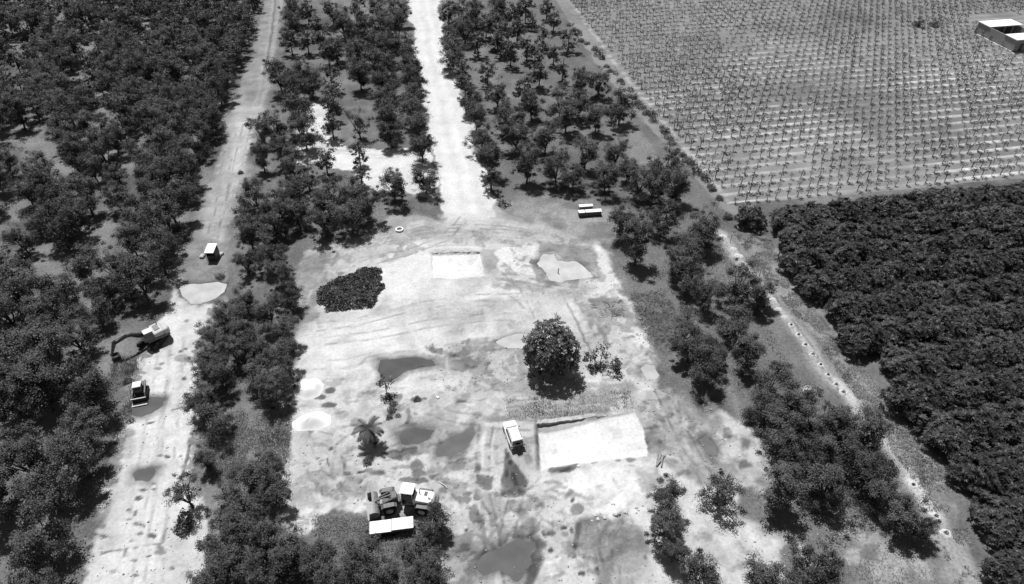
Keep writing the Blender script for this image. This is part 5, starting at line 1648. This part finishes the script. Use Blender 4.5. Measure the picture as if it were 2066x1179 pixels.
for s in (-1, 1):
    fpart(MB().prism([(.45, 1.95), (.65, 2.1), (2.0, 1.45), (3.0, .75), (2.9, .5), (1.9, 1.15)], .42 * s, .60 * s), 'lift_arm', M['mid_paint'], .02)
    fpart(MB().tube([(.75 * s, .6, 1.0), (.6 * s, 2.0, 1.3)], .07, 8), 'lift_cylinder', M['steel'])
    wb = fpart(MB().wheel((1.02 * s, 1.25, .76), .76, .55, 24), 'front_wheel', M['rubber'], 0, True)
    fpart(MB().tube([(1.02 * s + .1 * s, 1.25, .76), (1.02 * s + .24 * s, 1.25, .76)], .4, 14), 'rim', M['light_paint'], parent=wb)
    fpart(MB().prism([(.4, 1.5), (.7, 1.68), (1.8, 1.68), (2.1, 1.45), (1.8, 1.6), (.7, 1.6)], .76 * s, 1.28 * s), 'mudguard', M['mid_paint'])
fpart(MB().tube([(0, .8, 2.05), (0, 1.9, 1.75), (0, 2.7, 1.35)], .09, 8), 'tilt_cylinder', M['steel'])
fpart(MB().box((0, 2.3, 1.35), (.9, .25, .25)), 'bellcrank', M['dark_metal'], .03)
arc = [(2.95 + .62 * math.cos(a), .72 + .62 * math.sin(a)) for a in [math.pi * 0.5 + k * math.pi / 10 for k in range(11)]]
inner = [(y + .05, z) if i in (0, 10) else (2.95 + .56 * math.cos(a), .72 + .56 * math.sin(a)) for i, ((y, z), a) in enumerate(zip(arc, [math.pi * 0.5 + k * math.pi / 10 for k in range(11)]))]
bk = MB()
for (p, q, p2, q2) in zip(arc[:-1], arc[1:], inner[:-1], inner[1:]):
    bk.prism([p, q, q2, p2], -1.35, 1.35)
bko = fpart(bk, 'bucket', M['steel'])
for s in (-1, 1):
    fpart(MB().prism(arc + [(3.55, .12), (3.45, 1.2)], 1.35 * s, 1.40 * s), 'bucket_side', M['steel'], parent=bko)
fpart(MB().box((0, 3.3, .13), (2.8, .85, .06)), 'cutting_edge', M['steel'], parent=bko)

# low trailer with a white flat deck below the loader
tl = [P(745, 1053, 1.15), P(833, 1042, 1.15), P(834, 1067, 1.15), P(746, 1078, 1.15)]
tcn = sum(tl, Vector()) / 4
th = math.atan2(tl[1].y - tl[0].y, tl[1].x - tl[0].x)
tw = ((tl[1] - tl[0]).length + (tl[2] - tl[3]).length) / 2
td = ((tl[3] - tl[0]).length + (tl[2] - tl[1]).length) / 2
tr = empty('flat_trailer', (tcn.x, tcn.y, 0), th)
tag(tr, 'low flat trailer with bright white deck under the tree below the loader', 'trailer')
MB().box((-tw / 4 - .02, 0, 1.11), (tw / 2 - .02, td, .10)).build('deck_panel', M['white_roof'], tr, .02)
MB().box((tw / 4 + .02, .06, 1.13), (tw / 2 - .02, td * .94, .12)).build('deck_panel', M['white_roof'], tr, .02)
MB().box((0, 0, .92), (tw * .98, td * .9, .24)).build('chassis', M['dark_metal'], tr, .03)
MB().box((-tw / 2 - .05, 0, 1.0), (.07, td * 1.05, .55)).build('tailboard', M['dark_metal'], tr, .01)
for s in (-1, 1):
    for x in (-.9, .1):
        wv = MB().wheel((0, 0, 0), .42, .26); wv.xf(Matrix.Translation((x, s * (td / 2 - .2), .42)) @ Matrix.Rotation(math.pi / 2, 4, 'Z'))
        wv.build('wheel', M['rubber'], tr, 0, True)
MB().tube([(tw / 2, .3, .85), (tw / 2 + 1.0, 0, .7)], .06, 6).build('drawbar', M['dark_metal'], tr)

# crawler excavator at the left edge of the track
exa, exb = P(331, 673, .4), P(303, 703, .4)
trk_h = heading(exa, exb)
ec = P(303, 670, 1.9)
bucket_p = P(231, 727, 0)
hs_h = heading(Vector((ec.x, ec.y, 0)), bucket_p)
reach = math.hypot(bucket_p.x - ec.x, bucket_p.y - ec.y)
ex_ = empty('excavator', (ec.x, ec.y, 0.0), hs_h)
tag(ex_, 'pale crawler excavator at the track edge with its boom over the trees', 'excavator')
TM = Matrix.Rotation(trk_h - hs_h, 4, 'Z')
for s in (-1, 1):
    tp = [(-1.9, .45), (-1.7, .12), (1.7, .12), (1.9, .45), (1.7, .85), (-1.7, .85)]
    t_ = MB().prism(tp, s * .85, s * 1.4).xf(TM).build('track', M['rubber'], ex_, .06)
    for k in range(12):
        MB().box((s * 1.125, -1.6 + k * .29, .865), (.58, .12, .04)).xf(TM).build('track_pad', M['dark_metal'], t_)
MB().box((0, 0, .75), (1.5, 1.6, .35)).xf(TM).build('undercarriage', M['dark_metal'], ex_, .05)
MB().tube([(0, 0, .9), (0, 0, 1.1)], .7, 18).build('slew_ring', M['dark_metal'], ex_)
MB().hexa([(-1.3, -2.2, 1.1), (1.3, -2.2, 1.1), (1.3, .9, 1.1), (-1.3, .9, 1.1)], [(-1.28, -2.0, 1.45), (1.28, -2.0, 1.45), (1.28, .9, 1.45), (-1.28, .9, 1.45)]).build('platform', M['mid_paint'], ex_, .05)
cw = [(-1.25, -1.5), (-1.25, -2.0), (-.7, -2.35), (.7, -2.35), (1.25, -2.0), (1.25, -1.5)]
mbx = MB(); n6 = len(cw)
mbx.add([(x, y, 1.15) for x, y in cw] + [(x * .97, y * .97, 2.2) for x, y in cw], [tuple(range(n6 - 1, -1, -1)), tuple(range(n6, 2 * n6))] + [(i, (i + 1) % n6, (i + 1) % n6 + n6, i + n6) for i in range(n6)])
mbx.build('counterweight', M['light_paint'], ex_, .08)
MB().hexa([(-1.22, -1.5, 1.45), (1.22, -1.5, 1.45), (1.22, -.1, 1.45), (-1.22, -.1, 1.45)], [(-1.15, -1.5, 2.15), (1.15, -1.5, 2.15), (1.12, -.2, 2.1), (-1.15, -.2, 2.1)]).build('engine_hood', M['light_paint'], ex_, .07)
MB().box((.1, -.85, 2.18), (1.2, .7, .08)).build('hood_vent', M['steel'], ex_, .02)
MB().tube([(.7, -1.2, 2.15), (.7, -1.2, 2.6)], .07, 8).build('exhaust', M['dark_metal'], ex_)
MB().hexa([(-1.28, -.1, 1.45), (-.32, -.1, 1.45), (-.32, 1.35, 1.45), (-1.28, 1.3, 1.45)], [(-1.22, -.05, 2.82), (-.38, -.05, 2.82), (-.38, .95, 2.82), (-1.22, .95, 2.82)]).build('cab', M['glass'], ex_, .04)
MB().box((-.8, .42, 2.87), (.98, 1.15, .1)).build('cab_roof', M['white_paint'], ex_, .04)
MB().box((.85, .45, 1.75), (.75, .9, .6)).build('tool_box', M['mid_paint'], ex_, .05)
tipy = reach - .9
MB().prism([(.4, 1.5), (.5, 1.95), (2.3, 2.95), (2.9, 3.05), (tipy + .1, 2.55), (tipy, 2.3), (2.9, 2.6), (2.5, 2.5), (.9, 1.5)], -.02, .32).build('boom', M['dark_metal'], ex_, .03)
for s in (-.13, .43):
    MB().tube([(s, 1.0, 1.5), (s, 2.45, 2.6)], .07, 8).build('boom_cylinder', M['steel'], ex_)
MB().tube([(.15, 2.8, 3.15), (.15, tipy + .1, 3.0)], .07, 8).build('arm_cylinder', M['steel'], ex_)
MB().prism([(tipy - .3, 3.0), (tipy + .15, 2.95), (reach + .1, .9), (reach - .1, .8), (tipy - .1, 2.25)], .04, .27).build('arm', M['mid_paint'], ex_, .02)
ar2 = [(reach - .35 + .55 * math.cos(a), .6 + .5 * math.sin(a)) for a in [math.pi * (-.95 + k * .13) for k in range(9)]]
in2 = [(y - (y - reach + .35) * .14, z - (z - .6) * .14) for y, z in ar2]
bk = MB()
for p, q, p2, q2 in zip(ar2[:-1], ar2[1:], in2[:-1], in2[1:]): bk.prism([p, q, q2, p2], -.4, .7)
bko = bk.build('bucket', M['dark_metal'], ex_)
for s in (-.42, .7): MB().prism(ar2, s, s + .03).build('bucket_side', M['dark_metal'], bko)
for k in range(5): MB().box((-.3 + k * .225, reach - .9, .5), (.08, .1, .22)).build('tooth', M['steel'], bko)

# compact track loader facing the camera
ka, kb = P(285, 776, .6), P(280, 806, .6)
kh = heading(ka, kb); kc = (ka + kb) / 2
sk = empty('compact_loader', (kc.x, kc.y, 0.0), kh)
tag(sk, 'small compact track loader with pale cab roof on the left edge of the track', 'loader')
for s in (-1, 1):
    t_ = MB().prism([(-1.05, .4), (-.9, .08), (.85, .08), (1.0, .4), (.7, .72), (-.85, .72)], s * .55, s * .92).build('track', M['rubber'], sk, .05)
    MB().prism([(-1.3, 1.3), (-1.2, 1.5), (.7, 1.05), (1.25, .45), (1.1, .35), (.6, .9), (-1.2, 1.3)], s * .66, s * .80).build('lift_arm', M['mid_paint'], sk, .02)
    for y in (-.35, .55):
        MB().tube([(.48 * s, y, .8), (.46 * s, y * .9, 1.95)], .04, 6).build('cab_post', M['mid_paint'], sk)
MB().box((0, -.85, .85), (1.15, .95, .85)).build('engine_cover', M['mid_paint'], sk, .06)
MB().box((0, .05, .55), (1.05, 1.6, .5)).build('chassis', M['dark_metal'], sk, .04)
MB().hexa([(-.46, -.4, .8), (.46, -.4, .8), (.46, .6, .8), (-.46, .6, .8)], [(-.42, -.36, 1.93), (.42, -.36, 1.93), (.40, .42, 1.93), (-.40, .42, 1.93)]).build('cab', M['glass'], sk, .02)
MB().box((0, .0, 1.99), (1.02, 1.05, .1)).build('cab_roof', M['white_paint'], sk, .04)
ar3 = [(1.45 + .38 * math.cos(a), .42 + .38 * math.sin(a)) for a in [math.pi * .55 + k * math.pi * .105 for k in range(10)]]
in3 = [(y - (y - 1.45) * .12, z - (z - .42) * .12) for y, z in ar3]
bk = MB()
for p, q, p2, q2 in zip(ar3[:-1], ar3[1:], in3[:-1], in3[1:]): bk.prism([p, q, q2, p2], -.9, .9)
bko = bk.build('bucket', M['dark_metal'], sk)
MB().box((0, 1.72, .07), (1.85, .5, .05)).build('cutting_edge', M['light_paint'], bko)
MB().box((0, 1.4, .83), (1.8, .14, .08)).build('top_lip', M['light_paint'], bko)

# booth on the narrow track
bq = [P(412, 511, 1.95), P(431, 511, 1.95), P(437, 491, 2.15), P(420, 492, 2.15)]
bc = sum(bq, Vector()) / 4
bh = math.atan2(bq[1].y - bq[0].y, bq[1].x - bq[0].x)
bw_ = (bq[1] - bq[0]).length; bd = 2.1
bt = empty('booth', (bc.x, bc.y, 0), bh)
tag(bt, 'small booth with white sloping roof and black open front on the narrow track', 'booth')
MB().hexa([(-bw_ / 2, -bd / 2 - .1, 1.88), (bw_ / 2, -bd / 2 - .1, 1.88), (bw_ / 2, bd / 2, 2.2), (-bw_ / 2, bd / 2, 2.2)], [(-bw_ / 2, -bd / 2 - .1, 1.96), (bw_ / 2, -bd / 2 - .1, 1.96), (bw_ / 2, bd / 2, 2.28), (-bw_ / 2, bd / 2, 2.28)]).build('roof', M['white_roof'], bt, .015)
for s in (-1, 1):
    MB().box((s * (bw_ / 2 - .06), .1, .95), (.05, bd - .5, 1.86)).build('side_wall', M['dark_metal'], bt)
    MB().tube([(s * (bw_ / 2 - .06), -bd / 2 + .1, 0), (s * (bw_ / 2 - .06), -bd / 2 + .1, 1.9)], .04, 6).build('post', M['dark_metal'], bt)
MB().box((0, bd / 2 - .2, 1.0), (bw_ - .2, .05, 2.0)).build('back_wall', M['dark_metal'], bt)
MB().box((0, -.2, .5), (bw_ - .25, .9, .9)).build('counter', M['dark_metal'], bt, .02)
def sack(px, py, s, label, seed, mat='sack', flat=.5):
    p = P(px, py)
    bm = bmesh.new(); bmesh.ops.create_icosphere(bm, subdivisions=3, radius=1)
    for v in bm.verts:
        x, y, z = v.co
        k = 1 + .12 * math.sin(3 * x + seed) * math.cos(4 * y) + .06 * math.sin(9 * x + 7 * z + seed)
        v.co = Vector((math.copysign(abs(x) ** .75, x) * k, math.copysign(abs(y) ** .75, y) * k * .7, z * k * flat))
    me = bpy.data.meshes.new('sack'); bm.to_mesh(me); bm.free()
    for f in me.polygons: f.use_smooth = True
    o = link('sack', me, M[mat]); o.scale = (s, s, s); o.location = (p.x, p.y, ground_z(p.x, p.y) + s * flat * .8); o.rotation_euler = (0, .0, seed * 1.3)
    tag(o, label, 'sack', 'pale sacks')
sack(409, 519, .55, 'pale sack on the ground left of the booth', 1)
sack(439, 518, .40, 'pale sack touching the right front of the booth', 2)
sack(446, 515, .50, 'larger pale sack further right of the booth', 3)
sack(437, 506, .45, 'round bundle leaning at the right side of the booth', 4, 'steel', .8)
sack(434, 502, .35, 'upper bundle behind the right side of the booth', 5, 'sack', .8)
sack(1083, 783, .30, 'left white sack in the shade under the big round tree', 6, 'white_roof', 1.2)
sack(1125, 789, .22, 'middle white sack in the shade under the big round tree', 7, 'white_roof')
sack(1139, 786, .26, 'right white sack in the shade under the big round tree', 8, 'white_roof', .9)
sack(883, 803, .25, 'small white sack lying alone in the middle of the clearing', 9, 'white_roof')
sack(1627, 790, .7, 'pale sack beside the planting path', 10)
sack(395, 768, .5, 'pale sack at the right edge of the narrow track', 11)
sack(1167, 941, .16, 'tiny white bag at the lower edge of the white floor', 12, 'white_roof')

# low white-topped boxes right of the road mouth
def lowbox(name, quad, z, label, lip):
    q = [P(a, b, z) for a, b in quad]
    c = sum(q, Vector()) / 4
    h = math.atan2(q[1].y - q[0].y, q[1].x - q[0].x)
    w_ = ((q[1] - q[0]).length + (q[2] - q[3]).length) / 2; d_ = max(((q[3] - q[0]).length + (q[2] - q[1]).length) / 2, .5)
    t = empty(name, (c.x, c.y, 0), h)
    MB().box((0, 0, z / 2 - .05), (w_ * .97, d_ * .9, z - .1)).build('wall', M['dark_metal'] if lip else M['wall'], t, .02)
    MB().box((-w_ * .16 - .0, 0, z - .04), (w_ * .66, d_, .09)).build('lid', M['white_roof'], t, .02) if not lip else None
    if lip:
        MB().box((-w_ * .36, 0, z - .04), (w_ * .27, d_, .09)).build('lid', M['white_roof'], t, .02)
        MB().box((w_ * .15, 0, z - .03), (w_ * .70, d_, .09)).build('lid', M['white_roof'], t, .02)
        MB().box((-w_ * .20, -.02, z - .06), (w_ * .05, d_ * .8, .06)).build('hatch_gap', M['dark_metal'], t)
    else:
        MB().box((w_ * .33, 0, z - .045), (w_ * .34, d_ * .96, .08)).build('lid', M['white_roof'], t, .02)
    tag(t, label, 'box', 'low white-topped boxes')
lowbox('low_tank', [(1168, 430), (1214, 427), (1213, 421), (1166, 424)], 1.0, 'longer low dark-sided box with white top, nearer of the pair', True)
lowbox('low_tank', [(1169, 418), (1197, 416), (1195, 411), (1167, 413)], 1.1, 'shorter low white-topped box, farther of the pair', False)

# concrete ring lying at the orchard edge, boards, odd bits
p = P(806, 464)
mb = MB(); n = 24
prof = [(.42, 0), (.72, 0), (.68, .2), (.46, .2)]
vs = []; fs = []
for rr, z in prof:
    for k in range(n): vs.append((rr * math.cos(2 * math.pi * k / n), rr * math.sin(2 * math.pi * k / n), z))
for i in range(4):
    for k in range(n): fs.append((i * n + k, i * n + (k + 1) % n, (i + 1) % 4 * n + (k + 1) % n, (i + 1) % 4 * n + k))
mb.add(vs, fs)
o = mb.build('concrete_ring', M['white_roof'], None, .02); o.location = (p.x, p.y, .02)
tag(o, 'white concrete ring lying under the orchard edge left of the road', 'ring')
bh_ = empty('board_stack', P(1330, 930), heading(P(1322, 942), P(1338, 912)))
tag(bh_, 'old boards leaning together right of the white pit floor', 'boards')
for k, (x, rx_, L) in enumerate([(-.25, .12, 2.6), (-.05, .05, 2.4), (.15, -.06, 2.7), (.32, .1, 2.0)]):
    MB().box((x, 0, .12 + .06 * k), (.16, L * .8, .05), rx_ * 2.5, rx_ * .4).build('board', M['wood'], bh_)
# twigs and planks left near the loader and elsewhere
for (a, b, lb) in [((885, 972), (902, 985), 'pale thin plank lying right of the loader'), ((866, 1030), (884, 1010), 'bent pale pipe behind the loader')]:
    pa, pb2 = P(*a, .05), P(*b, .05)
    mid = (pa + pb2) / 2 + Vector((.1, -.1, .12))
    o = MB().tube([pa - pa, mid - pa, pb2 - pa], [.07, .06, .05], 6).build('plank', M['sack']); o.location = pa
    tag(o, lb, 'plank')
# stick in the pale puddle
p = P(1126, 551)
o = MB().tube([(0, 0, -.1), (.03, 0, .9)], [.08, .06], 6).build('stick', M['bark']); o.location = p
tag(o, 'dark stick standing in the pale ragged puddle', 'stick')

# walled farm building at the top right
ba, bb_ = P(1964, 66), P(2036, 106)
bl = empty('farm_building', (ba.x, bb_.y, 0))
WX0 = 0.0
far_y = P(1975, 66).y - bb_.y
Wd = 16.0
tag(bl, 'grey walled farm building with two white flat roofs in the planted field', 'building')
Hh = 3.0
MB().box((.1, far_y / 2, Hh / 2), (.2, far_y, Hh)).build('side_wall', M['wall'], bl)
MB().box((9.6, far_y / 2, Hh / 2 - .2), (.2, far_y, Hh - .4)).build('side_wall', M['wall'], bl)
MB().box((4.85, far_y - .1, Hh / 2), (9.3, .2, Hh)).build('back_wall', M['wall'], bl)
MB().box((4.85, .1, Hh / 2), (9.3, .2, Hh)).build('front_wall', M['wall'], bl)
RD = far_y * .32
MB().box((4.85, far_y - RD / 2, Hh + .1), (10.0, RD, .2)).build('roof', M['white_roof'], bl, .03)
MB().box((4.85, RD * .45, Hh + .1), (10.0, RD * .95, .2)).build('roof', M['white_roof'], bl, .03)
for k in range(3):
    MB().box((2.4 + k * 2.4, far_y - RD + .15, Hh / 2), (.22, .22, Hh)).build('post', M['wall'], bl)
MB().box((4.85, RD * .92, Hh / 2), (9.3, .18, Hh)).build('inner_wall', M['wall'], bl)
MB().box((-.35, far_y * .45, .12), (.5, far_y * .9, .24)).build('plinth', M['sack'], bl, .03)
MB().box((2.0, .0 - .02, 1.05), (1.0, .08, 2.1)).build('door', M['dark_metal'], bl)
print('trees', len(trees), 'dense', len(dens), 'young', len(sap))
